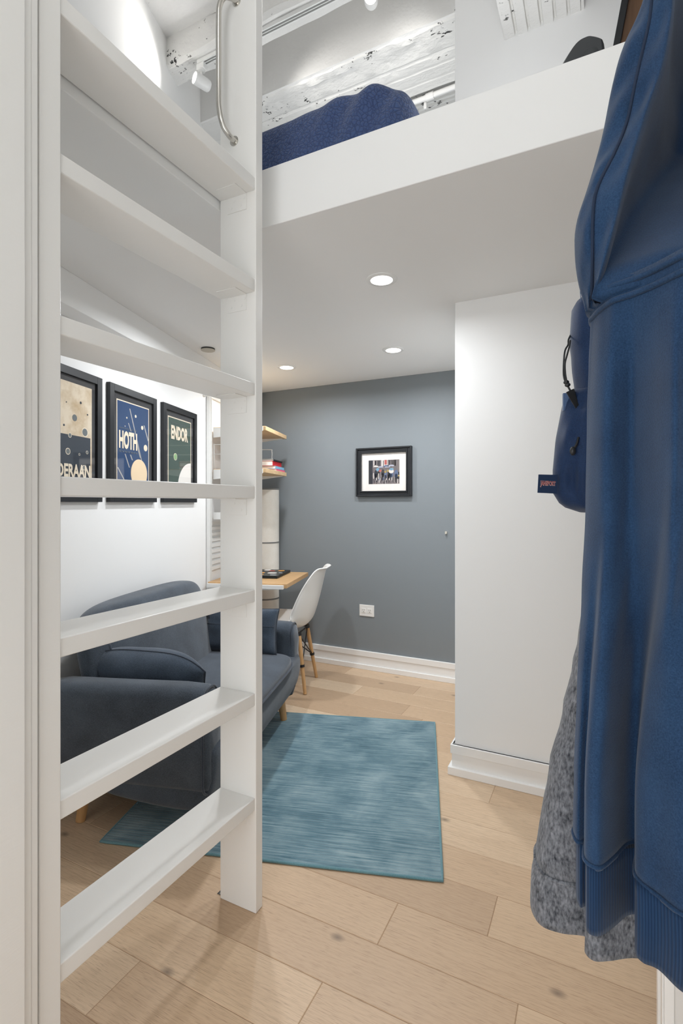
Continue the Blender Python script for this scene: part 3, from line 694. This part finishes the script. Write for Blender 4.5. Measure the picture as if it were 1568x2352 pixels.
# arms: upright slabs with soft tops, wrapping forward
for s0, s1, out_ in ((1.785, 1.925, -1), (2.985, 3.125, 1)):
    b = MB(PW); rows = []
    for n_c, k, dz in ((-1.53, .80, -.02), (-1.515, .95, 0), (-1.46, 1, .0), (-1.2, 1, .004), (-.95, 1, .010), (-.865, 1, .006), (-.838, .95, -.004), (-.826, .78, -.03)):
        row = []
        for a, z_ in rrect(s0, s1, .17 if out_ < 0 else .13, .590 if out_ < 0 else .560, .055, 6):
            if z_ < .33:                                                # tuck in under, on the outer side
                tt = (.33 - z_) / .155; a -= out_ * .045 * tt * tt * (1 if (a - (s0 + s1) / 2) * out_ > 0 else .3)
            mid = (s0 + s1) / 2
            row.append((n_c, mid + (a - mid) * k, .38 + (z_ - .38) * k + dz * (z_ > .4)))
        rows.append(row)
    b.loft(rows); b.build('arm', 'sofa', sofa, smooth=60)
    pts = [(-.845, a, z_) for a, z_ in rrect(s0 + .004, s1 - .004, .19, .592 if out_ < 0 else .562, .055, 6)]
    MB(PW).tube(pts, .0045, 8, 0, True).build('arm_piping', 'sofa_pipe', sofa, smooth=True)
for n_c, s_, dn, ds in ((-1.42, 1.876, -.02, -.02), (-.87, 2.03, .02, -.02), (-.875, 2.945, .02, .02), (-1.42, 3.02, -.02, .02)):
    MB(PW).tube([(n_c - dn, s_ - ds, .185), (n_c, s_, .0115 if n_c > -1.25 else .001)], [.026, .019], 20).build('leg', 'leg_wood', sofa, smooth=50)
# throw pillows
def pillow(name, c, ux, uy, w_, h_, th_, label, fn=None):
    ux = Vector(ux).normalized(); uy = Vector(uy).normalized(); nn = ux.cross(uy); c = Vector(c); n_ = 28; rows = []
    t = thing(name, PW(c - uy * h_ / 2), label, 'pillow', 'throw pillows on the sofa')
    def pt(u, v_, sgn):
        eu = 1 - .07 * (1 - v_ * v_) * 0 - .06 * (1 - abs(v_) ** 2) ; ev = 1 - .06 * (1 - abs(u) ** 2)
        f = max(0, (1 - abs(u) ** 2.6) * (1 - abs(v_) ** 2.6)) ** .5
        wr = mnoise.noise(Vector((u * 2.2, v_ * 2.2, sgn * 3 + c.y))) * .012 * f
        p = c + ux * (u * w_ / 2 * eu) + uy * (v_ * h_ / 2 * ev) + nn * (sgn * th_ / 2 * f + wr)
        return fn(p, u, v_) if fn else p
    b = MB(PW); fr, bk = [], []
    for i in range(n_ + 1):
        v_ = -1 + 2 * i / n_; fr.append([pt(-1 + 2 * j / n_, v_, 1) for j in range(n_ + 1)]); bk.append([pt(-1 + 2 * j / n_, v_, -1) for j in range(n_ + 1)])
    b.loft(fr, False, False); b.loft(bk, False, False); o = b.build('cushion_cover', 'pillow', t, smooth=True)
    bm = bmesh.new(); bm.from_mesh(o.data); bmesh.ops.remove_doubles(bm, verts=bm.verts, dist=.0005); bmesh.ops.recalc_face_normals(bm, faces=bm.faces); bm.to_mesh(o.data); bm.free()
    sm = [pt(-1 + 2 * j / 20, 1, 0) for j in range(21)] + [pt(1, 1 - 2 * j / 20, 0) for j in range(1, 21)] + [pt(1 - 2 * j / 20, -1, 0) for j in range(1, 21)] + [pt(-1, -1 + 2 * j / 20, 0) for j in range(1, 20)]
    MB(PW).tube(sm, .0028, 6, 0, True).build('seam', 'sofa_pipe', t, smooth=True)
    return t, pt
t1, pt1 = pillow('throw_pillow', (-1.135, 2.918, .54), (1, -.06, .0), (0.0, .22, 1), .475, .27, .12, 'dark navy throw pillow leaning upright against the far sofa arm')
MB(PW).tube([pt1(-.96 + 1.92 * j / 24, .22, sg_) for sg_ in (1, -1) for j in (range(25) if sg_ > 0 else range(24, -1, -1))], .0018, 6, 0, True).build('crease_seam', 'sofa_pipe', t1, smooth=True)
def droop(p, u, v_): return p + Vector((0, 0, .022 - .075 * abs(u) ** 3.2 * (1 if u > 0 else .7)))
t2, pt2 = pillow('throw_pillow', (-1.19, 2.01, .54), (1, .03, -.03), (.02, -.30, 1), .53, .26, .19, 'slate blue throw pillow slumped against the near sofa arm', droop)

# ------------------------------------------------------------------ wall shelving, desk and what stands on them
def upright(s_, label):
    b = MB(PW); b.box((WN, s_ - .018, .50), (WN + .006, s_ + .018, 2.06))
    b.box((WN, s_ - .018, .50), (WN + .030, s_ - .013, 2.06)); b.box((WN, s_ + .013, .50), (WN + .030, s_ + .018, 2.06))
    k = .53
    while k < 2.03:
        b.box((WN + .0302, s_ - .0175, k), (WN + .0312, s_ - .0135, k + .018)); b.box((WN + .0302, s_ + .0135, k), (WN + .0312, s_ + .0175, k + .018)); k += .032
    o = b.build('shelf_upright', 'white_metal'); return tag(rebase(o), label, 'shelf upright', 'slotted wall uprights')
upright(3.435, 'slotted white metal wall upright right of the green poster')
upright(3.93, 'slotted white metal wall upright hidden behind the ladder post near the corner')
b = MB(PW); b.box((WN, 3.40, 2.062), (WN + .016, 4.05, 2.10)); b.box((WN, 3.37, 2.056), (WN + .03, 3.402, 2.102))
tag(rebase(b.build('wall_rail', 'white_metal', bevel=.003)), 'white horizontal hanging rail with end cap atop the shelf uprights', 'wall rail')
def shelf(z, label, nf=-1.165, s0=3.475, s1=4.0, th=.030, wood_='birch'):
    c = PW(((WN + nf) / 2, (s0 + s1) / 2, z - th)); t = thing('wall_shelf', c, label, 'shelf', 'wooden wall shelves')
    MB(PW).box((WN + .03, s0, z - th), (nf, s1, z)).build('shelf_board', wood_, t, bevel=.002)
    for s_ in (s0 - .004, s1 - .05):
        p = [(WN + .032, s_, z - .004), (nf - .02, s_, z - .004), (nf - .02, s_, z - th - .004), (WN + .20, s_, z - th - .03), (WN + .032, s_, z - .075)]
        MB(PW).prism(p, (0, .004, 0)).build('bracket', 'white_metal', t)
    return t
shelf(1.848, 'upper light birch wall shelf with white brackets left of the grey wall')
shelf(1.548, 'lower light birch wall shelf carrying the stack of books')
sh = thing('metal_shelf', PW((-1.48, 3.7, 1.2)), 'narrow white metal shelf below the two birch shelves', 'shelf')
MB(PW).box((WN + .032, 3.475, 1.196), (-1.40, 3.92, 1.200)).box((-1.404, 3.475, 1.200), (-1.40, 3.92, 1.225)).build('tray', 'white_metal', sh)
MB(PW).box((WN + .032, 3.471, 1.185), (-1.42, 3.475, 1.235)).build('end_plate', 'white_metal', sh)
mg_ = MB(PW); mg_.box((-1.55, 3.49, 1.202), (-1.41, 3.70, 1.222))
rebase(tag(mg_.build('magazine', 'book_black', bevel=.001), 'dark folded magazine lying on the narrow white shelf', 'magazine'))
rk = thing('slatted_rack', PW((-1.56, 3.7, .80)), 'white slatted wire rack on the wall just above the desk', 'rack')
for s_ in (3.468, 3.905): MB(PW).box((WN + .002, s_, .80), (WN + .018, s_ + .006, 1.17)).build('rack_side', 'white_metal', rk)
for k in range(9):
    z = .815 + .0415 * k; MB(PW).box((WN + .008, 3.474, z), (WN + .014, 3.905, z + .022)).build('slat', 'white_metal', rk)
# books
zb = 1.549
for n0_, s0_, s1_, th, col, lab in ((-1.34, 3.76, 3.985, .014, 'book_pink', 'thin pink paperback at the bottom of the shelf stack'), (-1.345, 3.75, 3.98, .022, 'book_blue', 'light blue paperback low in the shelf stack'),
                                  (-1.36, 3.73, 3.955, .036, 'book_red', 'thick red paperback in the stack on the lower shelf'), (-1.355, 3.735, 3.965, .012, 'book_black', 'black covered magazine topping the shelf stack')):
    t = thing('book', PW((n0_ + .08, (s0_ + s1_) / 2, zb)), lab, 'book', 'books stacked on the lower shelf')
    n1_ = n0_ + .165
    MB(PW).box((n0_, s0_, zb), (n1_, s1_, zb + .0015)).box((n0_, s0_, zb + th - .0015), (n1_, s1_, zb + th)).box((n1_ - .0015, s0_, zb), (n1_, s1_, zb + th)).build('cover', col, t)
    MB(PW).box((n0_ + .003, s0_ + .003, zb + .0015), (n1_ - .0015, s1_ - .003, zb + th - .0015)).build('pages', 'paper', t)
    zb += th + .0005
be = MB(PW); z0_ = 1.549
be.tube(crv([(-1.50, 3.86, z0_ + .003), (-1.50, 3.86, z0_ + .10), (-1.50, 3.86, z0_ + .155), (-1.48, 3.86, z0_ + .170), (-1.42, 3.86, z0_ + .172), (-1.26, 3.86, z0_ + .172), (-1.245, 3.86, z0_ + .160), (-1.245, 3.86, z0_ + .11), (-1.26, 3.86, z0_ + .098), (-1.49, 3.86, z0_ + .097)], 6), .0035, 8)
rebase(tag(be.build('bookend', 'white_metal', smooth=True), 'white bent wire bookend standing above the stack of books', 'bookend'))
wr_ = MB(PW)
for z in (1.655, 1.725): wr_.tube([(-1.56, 3.49, z), (-1.20, 3.49, z)], .003, 8)
wr_.tube([(-1.56, 3.49, 1.549), (-1.56, 3.49, 1.73)], .003, 8); wr_.tube([(-1.20, 3.49, 1.549), (-1.20, 3.49, 1.73)], .003, 8)
rebase(tag(wr_.build('bookend', 'white_metal', smooth=True), 'white double rail wire bookend at the near end of the lower shelf', 'bookend'))
mu = thing('mug', PW((-1.43, 3.58, 1.549)), 'small white mug on the near end of the lower shelf', 'mug')
cc = PW((-1.43, 3.58, 1.549))
MB().lathe([(.028, 1.549), (.033, 1.553), (.034, 1.63), (.031, 1.63), (.030, 1.556)], cc.xy.to_3d(), 28).build('cup', 'plastic', mu, smooth=40)
MB().tube([(cc.x + .033, cc.y, 1.615), (cc.x + .052, cc.y, 1.61), (cc.x + .054, cc.y, 1.585), (cc.x + .033, cc.y, 1.568)], .004, 8).build('handle', 'plastic', mu, smooth=True)
# desk
dk = thing('wall_desk', PW((-1.27, 3.6, .73)), 'wall hung oak desk top with white metal side bracket', 'desk')
MB(PW).box((WN + .03, 3.385, .716), (-.985, 4.0, .746)).build('desk_top', 'desk_wood', dk, bevel=.002)
for s_ in (3.367, 3.94):
    p = [(WN + .032, s_, .738), (-1.005, s_, .738), (-1.005, s_, .712), (WN + .25, s_, .693), (WN + .032, s_, .64)]
    q = MB(PW).prism(p, (0, .004, 0)); q.box((WN + .032, s_ - .010 * (s_ < 3.5), .714), (-1.005, s_ + .016 * (s_ < 3.5), .738)) if s_ < 3.5 else None
    q.build('bracket', 'white_metal', dk)
lp = thing('laptop', PW((-1.24, 3.78, .747)), 'closed black laptop covered in stickers on the desk', 'laptop')
MB(PW).box((-1.37, 3.61, .748), (-1.122, 3.965, .758)).build('base', 'laptop', lp, bevel=.003)
MB(PW).box((-1.37, 3.61, .759), (-1.122, 3.965, .767)).build('lid', 'laptop', lp, bevel=.003)
st_ = [(-1.16, 3.62, .05, .03, 'sticker_grey'), (-1.20, 3.72, .07, .05, 'paper'), (-1.17, 3.86, .05, .05, 'sticker_orange'), (-1.24, 3.84, .05, .04, 'sticker_red'), (-1.29, 3.72, .06, .05, 'sticker_orange'), (-1.29, 3.88, .05, .05, 'paper'), (-1.26, 3.62, .05, .04, 'sticker_orange'), (-1.14, 3.74, .03, .03, 'sticker_grey')]
for n_c, s_, a, c_, col in st_:
    MB(PW).loft([[(n_c - .01 + a / 2 * math.copysign(abs(math.cos(q)) ** .6, math.cos(q)), s_ + .043 + c_ / 2 * math.copysign(abs(math.sin(q)) ** .6, math.sin(q)), z) for q in (k * math.pi / 10 for k in range(20))] for z in (.7669, .7674)]).build('sticker', col, lp)

# ------------------------------------------------------------------ shell chair at the desk
ch = thing('shell_chair', PW((-1.0, 3.555, 0)), 'white moulded shell chair on wooden dowel legs at the desk', 'chair')
spine = [(-1.275, .440), (-1.255, .452), (-1.20, .452), (-1.10, .432), (-1.00, .420), (-.93, .425), (-.885, .445), (-.850, .485), (-.828, .54), (-.805, .62), (-.788, .69), (-.771, .765), (-.757, .822), (-.742, .842), (-.728, .850)]
hw = [.20, .222, .232, .236, .236, .234, .232, .230, .228, .222, .212, .195, .165, .12, .075]
lift = [.005, .015, .035, .055, .07, .085, .10, .11, .11, .10, .085, .06, .035, .012, .0]
S2 = crv([(a, b_, c_, d) for (a, b_), c_, d in zip(spine, hw, lift)], 4); rows = []
for i, (a, z, w_, lf_) in enumerate(S2):
    p = S2[max(0, i - 1)]; q = S2[min(len(S2) - 1, i + 1)]; tx, tz = q[0] - p[0], q[1] - p[1]; l_ = math.hypot(tx, tz); nx_, nz_ = -tz / l_, tx / l_
    row = []
    for j in range(25):
        u = -1 + 2 * j / 24; k = abs(u) ** 2.3 * lf_; row.append((a + nx_ * k, 3.555 + u * w_ * (1 - .06 * abs(u) ** 3 * (lf_ / .11)), z + nz_ * k))
    rows.append(row)
o = MB(PW).loft(rows, False, False).build('shell', 'plastic', ch, smooth=True)
md = o.modifiers.new('thick', 'SOLIDIFY'); md.thickness = .007; md.offset = 0
rimp = [rows[i][0] for i in range(len(rows))] + rows[-1][1:] + [rows[i][24] for i in range(len(rows) - 2, -1, -1)] + rows[0][23:0:-1]
MB(PW).tube(rimp, .0052, 8, 0, True).build('rim', 'plastic', ch, smooth=True)
LG = []
for a0, a1 in ((-.855, -.915), (-1.235, -1.17)):
    for sg in (-1, 1):
        p0_, p1_ = (a1, 3.555 + sg * .115, .408), (a0, 3.555 + sg * .1725, .003); LG.append((Vector(p0_), Vector(p1_)))
        MB(PW).tube([p0_, p1_], [.0155, .0115], 18).build('leg', 'leg_wood', ch, smooth=50)
b = MB(PW)
pt_ = lambda i, f: LG[i][0].lerp(LG[i][1], f)
for i, j in ((0, 1), (2, 3), (0, 2), (1, 3)):
    b.tube([pt_(i, .05), pt_(j, .55)], .004, 8); b.tube([pt_(j, .05), pt_(i, .55)], .004, 8); b.tube([pt_(i, .03), pt_(j, .03)], .004, 8)
for i in range(4): b.tube([pt_(i, .53), pt_(i, .57)], .0175, 12); b.tube([pt_(i, .0), pt_(i, .06)], .018, 12)
b.build('wire_struts', 'black_plastic', ch, smooth=50)

# ------------------------------------------------------------------ tall banded cylinder in the corner
cy = thing('banded_cylinder', (-2.503, 3.555, 0), 'tall off-white fabric cylinder with grey bands in the corner behind the desk', 'cylinder')
r_ = .112; ct = (-2.503, 3.555, 0)
MB().lathe([(r_, .02), (r_, 1.418)], ct, 48).build('drum', 'white_linen', cy, smooth=40)
for z in (.02, .51, .975, 1.418): MB().lathe([(r_ - .006, z - .006), (r_ + .002, z - .006), (r_ + .002, z + .006), (r_ - .006, z + .006)], ct, 48).build('band', 'grey_band', cy, smooth=40)
MB().lathe([(.085, 0), (.085, .016)], ct, 40).build('foot', 'grey_band', cy, smooth=40)

# ------------------------------------------------------------------ ceiling pipe by the tile band
pi_ = thing('ceiling_pipe', (-1.0, 3.2, 3.88), 'white painted pipe with a hanger under the clay tile ceiling band', 'pipe')
MB().tube([(-1.42, 3.215, 3.925), (-.64, 3.20, 3.925)], .017, 14).build('pipe', 'trim', pi_, smooth=50)
MB().tube([(-1.0, 3.208, 3.925), (-.95, 3.207, 3.925)], .023, 14).build('coupling', 'trim', pi_, smooth=50)
MB().box((-1.025, 3.225, 3.875), (-1.005, 3.24, 3.965)).build('hanger', 'trim', pi_, bevel=.004)
MB().sup((-.70, 3.20, 3.93), (.05, .05, .05), (2.5, 2.5), (12, 18)).build('elbow', 'trim', pi_, smooth=True)

# ------------------------------------------------------------------ clothes and bag on the right wall
def garment(zs, contour, n_=5, jit=.0):
    rows = []
    for z in zs:
        pts = contour(z); c = crv(pts, n_)
        rows.append([(x + mnoise.noise(Vector((x * 9, y * 9, z * 3))) * jit, y + mnoise.noise(Vector((x * 9 + 4, y * 9, z * 3))) * jit, z) for x, y in c])
    return rows
def blend(a, b_, t): return [(p[0] + (q[0] - p[0]) * t, p[1] + (q[1] - p[1]) * t) for p, q in zip(a, b_)]
def plan(L):                                                           # (image column, depth) pairs -> plan points
    return [tuple(at(px, D, 0).xy) for px, D in L]
def zr(a, b_, n_): return [a + (b_ - a) * i / n_ for i in range(n_ + 1)]
# --- blue hoodie
hd = thing('hoodie', (.06, .58, .87), 'washed blue hooded sweatshirt hanging nearest the camera on the right wall', 'hoodie')
SIL = [(1.524, 1348), (1.50, 1360), (1.45, 1355), (1.40, 1350), (1.30, 1345), (1.20, 1336), (1.10, 1327), (1.0, 1320), (.94, 1317), (.9, 1320), (.87, 1322)]
TOP = [(1690, .545), (1560, .565), (1440, .583), (1365, .585), (1348, .568), (1352, .555), (1366, .538), (1384, .523), (1402, .511), (1425, .503), (1450, .495), (1470, .487), (1495, .477), (1520, .466), (1545, .455), (1568, .446), (1600, .439), (1660, .435), (1740, .432), (1800, .43)]
LOW = [(1690, .545), (1560, .565), (1440, .583), (1350, .590), (1322, .570), (1323, .557), (1331, .547), (1346, .548), (1342, .526), (1352, .514), (1378, .511), (1410, .522), (1440, .536), (1464, .534), (1457, .496), (1474, .482), (1512, .474), (1568, .452), (1640, .440), (1800, .436)]
def hood_body(z):
    t = max(0, min(1, (1.36 - z) / .36)); t = t * t * (3 - 2 * t)
    L = blend(TOP, LOW, t); base_tip = 1348 + (1322 - 1348) * t; sh = smooth_tab(SIL, z) - base_tip
    out_ = []
    for i, (px, D) in enumerate(L):
        k = max(0, 1 - abs(i - 5) / 4.5)
        px += sh * k
        if i > 5:
            k2 = max(0, min(1, (1.50 - z) / .09)) * (1 - .6 * t); D += k2 * (.022 * math.exp(-((px - 1450) / 34) ** 2) - .016 * math.exp(-((px - 1538) / 26) ** 2) - .006 * math.exp(-((px - 1378) / 14) ** 2))
        out_.append((px, D))
    return plan(out_)
bd = MB(); bd.loft(garment(zr(.934, 1.523, 46), hood_body, 6, .0018)); bd.build('body', 'hoodie', hd, smooth=True)
def hem(z):
    L = [(px, D) for px, D in LOW]; t = (.94 - z) / .07
    e = .006 * math.sin(max(0, min(1, t)) * math.pi)
    return plan([(px + (2 if i < 9 else 0), D - e * (i > 4)) for i, (px, D) in enumerate(L)])
hm = MB(); hm.loft(garment(zr(.868, .938, 10), hem, 6)); hm.build('hem_band', 'hoodie_rib', hd, smooth=True)
for z, nm in ((.938, 'hem_seam'), (1.516, 'shoulder_seam'), (1.502, 'shoulder_seam')):
    b = MB(); c = crv(hood_body(z), 6)[20:-4]; b.tube([(x, y, z + 0) for i, (x, y) in enumerate(c)], .0022 if nm == 'hem_seam' else .0032, 6); b.build(nm, 'hoodie', hd, smooth=True)
HS = [(1.512, 1348), (1.5235, 1336), (1.555, 1320), (1.598, 1316), (1.627, 1338), (1.66, 1361), (1.69, 1379), (1.74, 1400), (1.78, 1421), (1.821, 1466), (1.87, 1512), (1.93, 1560)]
HE = [(1.512, 1364), (1.53, 1384), (1.56, 1406), (1.62, 1440), (1.68, 1486), (1.73, 1528), (1.78, 1548), (1.82, 1552), (1.87, 1575), (1.93, 1610)]
SM = [(1.512, 1358), (1.56, 1360), (1.595, 1360), (1.62, 1368), (1.636, 1394), (1.68, 1439), (1.73, 1461), (1.785, 1492), (1.82, 1499), (1.87, 1530), (1.93, 1580)]
def avg_tab(tab, z): return sum(lerp_tab(tab, z + d * .005) for d in range(-3, 4)) / 7
def hood_c(z):
    a, e, s_ = avg_tab(HS, z), avg_tab(HE, z), avg_tab(SM, z)
    k = max(.25, min(1, (2.02 - z) / .25)); d = .505
    dd = .026 * max(0, min(1, (1.565 - z) / .05)) ** 2; wr = .005 * math.sin(z * 95); di = max(0, min(.17, (z - 1.535) * .75)) + .004
    return plan([(1690, .60 + di * .8), (1580, .60 + di), (a + 70, .60 + di * .7), (a + 14, .578), (a, .558), (a + 5, .540 + dd * .4), ((a + s_) / 2, .524 + wr + dd * .7), (s_ - 4, .516 + dd), (s_, .5165 + dd), (s_ + 4, .513 + dd), ((s_ + e) / 2, .505 - wr * .6 + dd), (e - 6, .496 + dd), (e + 1, .500 + dd), (e + 1, .512 + dd * .8), (e - 10, .515 + di * .4), (e + 6, .512 + di * .9), (e + 60, .495 + di), (e + 140, .475 + di), (1700, .455 + di * .8), (1770, .445 + di * .5)])
hz = [1.508] + zr(1.516, 1.93, 60)
b = MB(); b.loft(garment(hz, hood_c, 5, .0025)); b.build('hood', 'hoodie', hd, smooth=True)
b = MB(); b.tube([at(avg_tab(SM, z), .5145 + .026 * max(0, min(1, (1.565 - z) / .05)) ** 2, z) for z in zr(1.515, 1.93, 40)], .0016, 6); b.build('hood_seam', 'navy_thread', hd, smooth=True)
# --- heather grey sweatshirt behind it
gs = thing('sweatshirt', (.04, .72, .76), 'heather grey sweatshirt hanging behind the blue hoodie on the right wall', 'sweatshirt')
GS = [(1.70, 1420), (1.50, 1400), (1.3, 1372), (1.20, 1350), (1.12, 1328), (1.078, 1313), (1.02, 1292), (.939, 1261), (.87, 1241), (.824, 1229), (.80, 1220), (.763, 1217)]
def grey_c(z):
    a = smooth_tab(GS, z) if z > .9 else lerp_tab(GS, z); f = (a - 1217) / 200
    k = 1 - max(0, min(1, f))
    L = [(1700, .70), (1560, .73), (1400, .75), (a + 45, .745), (a + 6, .715), (a, .690), (a + 8, .668), (a + 30, .650), (a + 75 , .640), (1345 + (a - 1217) * .6, .635), (1341 + (a - 1217) * .6, .615), (1362 + (a - 1217) * .5, .602), (1400 + (a - 1217) * .4, .602), (1450 + (a - 1217) * .3, .606), (1520 + (a - 1217) * .2, .602), (1600, .598), (1690, .59)]
    return plan(L)
b = MB(); b.loft(garment(zr(.822, 1.47, 34), grey_c, 5, .002)); b.build('body', 'heather', gs, smooth=True)
b = MB(); b.loft(garment(zr(.762, .826, 8), grey_c, 5, .001)); b.build('hem_band', 'heather', gs, smooth=True)
b = MB(); c = crv(grey_c(.824), 5)[16:70]; b.tube([(x, y, .824) for x, y in c], .0028, 6); b.build('hem_seam', 'heather', gs, smooth=True)
# --- backpack beyond them
bp = thing('backpack', (.06, 1.0, 1.28), 'navy backpack with front pocket and black zip cords hanging behind the clothes', 'backpack')
BS = [(1.285, 1345), (1.33, 1330), (1.42, 1326), (1.50, 1320), (1.565, 1312), (1.60, 1308), (1.655, 1311), (1.675, 1322), (1.69, 1345), (1.70, 1375)]
def bag_c(z):
    a = smooth_tab(BS, z); return plan([(1560, 1.16), (1470, 1.14), (a + 45, 1.06), (a + 8, 1.0), (a, .965), (a + 8, .935), (a + 40, .90), (1420 + (a - 1310) * .3, .88), (1500, .88), (1560, .885), (1585, .90)])
b = MB(); b.loft(garment(zr(1.285, 1.70, 30), bag_c, 5, .003)); b.build('main_compartment', 'bag', bp, smooth=True)
PS = [(1.283, 1330), (1.290, 1300), (1.298, 1284), (1.318, 1269), (1.36, 1268), (1.42, 1276), (1.485, 1292), (1.503, 1301), (1.512, 1318)]
def pock_c(z):
    a = lerp_tab(PS, z); w_ = 1 + .06 * math.sin(z * 40)
    cz = 1275 + (z - 1.388) * 794; F = lambda px, D: (px, D - .012 * math.exp(-((px - cz) / 14) ** 2) * (1.38 < z < 1.47))
    return plan([(a + 75, 1.06), (a + 25, 1.02), (a + 3, .985), (a, .965), (a + 6, .945), F(a + 22, .928), F(a + 45, .914 - .008 * math.sin(z * 55)), F(a + 62, .900), (a + 85, .894), (a + 120, .90), (a + 130, .94)])
b = MB(); b.loft(garment(zr(1.283, 1.512, 26), pock_c, 5, .004)); b.build('front_pocket', 'bag', bp, smooth=True)
b = MB(); b.loft([[at(px + dx, D, z) for px, D, dx in ((1330, .955, 0), (1300, .953, 0), (1291, .952, 0), (1293, .944, 0), (1303, .940, 0), (1330, .936, 0))] for z in (1.471, 1.482, 1.494, 1.503)]); fl = b.build('zip_flap', 'bag_light', bp, smooth=50); fl['label'] = 'faded pale navy flap over the pocket zip'
cord = lambda P, r: MB().tube(crv([tuple(at(px, D, CAMH + (HY - py) / FPX * D)) for px, py, D in P], 6), r, 8)
k1 = cord([(1311, 768, .955), (1305, 780, .94), (1304, 792, .935), (1297, 806, .93), (1294, 835, .93), (1294, 862, .93), (1299, 880, .93), (1301, 878, .925), (1298, 860, .925), (1297, 835, .925), (1302, 815, .925), (1307, 796, .925), (1309, 782, .93)], .0016)
for a in ((1300, 878, .928), (1303, 884, .927)):
    p = at(a[0], a[2], CAMH + (HY - a[1]) / FPX * a[2]); k1.sup(p, (.005, .004, .004), (2, 2), (8, 12))
k1.tube([at(1302, .927, CAMH + (HY - 884) / FPX * .927), at(1312, .927, CAMH + (HY - 902) / FPX * .927)], .0018, 8)
k1.build('zip_cord', 'black_plastic', bp, smooth=True)
b = MB(); b.loft([[at(px, D, CAMH + (HY - py) / FPX * D) for px, py in ((1299, 901), (1318, 892), (1329, 930), (1327, 941), (1322, 940))] for D in (.920, .932)]); b.build('zip_clip', 'black_plastic', bp, bevel=.0012)
k2 = cord([(1328, 1005, .905), (1324, 1020, .90), (1318, 1030, .90), (1312, 1038, .90)], .0022)
p = at(1315, .90, CAMH + (HY - 1036) / FPX * .90); k2.sup(p, (.005, .005, .008), (2, 2), (10, 14)); k2.build('pull_toggle', 'black_plastic', bp, smooth=True)
for off_ in (0, 7):
    P = [(1332 + off_, 668), (1338 + off_, 740), (1346 + off_, 830), (1352 + off_, 880)]
    cord([(x, y_, .917 - .0006 * off_) for x, y_ in P], .0006).build('stitching', 'bag_light', bp)
tg0 = at(1236, .925, 0)
def TG(x, y_, z_): 
    q = tg0 + RT * x + FW * (-z_ + .12 * x); return Vector((q.x, q.y, 1.3185 + y_))
tgm = MB(); tgm.loft([[TG(x, y_, z_) for x, y_ in ((-.002, .0005), (.0345, -.001), (.036, .033), (.0, .0335))] for z_ in (0, .002)]); tg = tgm.build('brand_tag', 'tag_navy', bp); tg['label'] = 'navy woven tag with red lettering'
L1 = MB(); text_mesh('JANSPORT', .0292, .0125, lambda x, y_, z_: TG(.0028 + x, .0095 + y_ * (1 - .15 * x / .03) + .001, .0021 + z_), L1, 0, .0003, .05); L1.build('lettering_outline', 'paper', tg)
L2 = MB(); text_mesh('JANSPORT', .0286, .0118, lambda x, y_, z_: TG(.0031 + x, .0099 + y_ * (1 - .15 * x / .03) + .001, .0026 + z_), L2, 0, .0003, .015); L2.build('lettering', 'tag_red', tg)
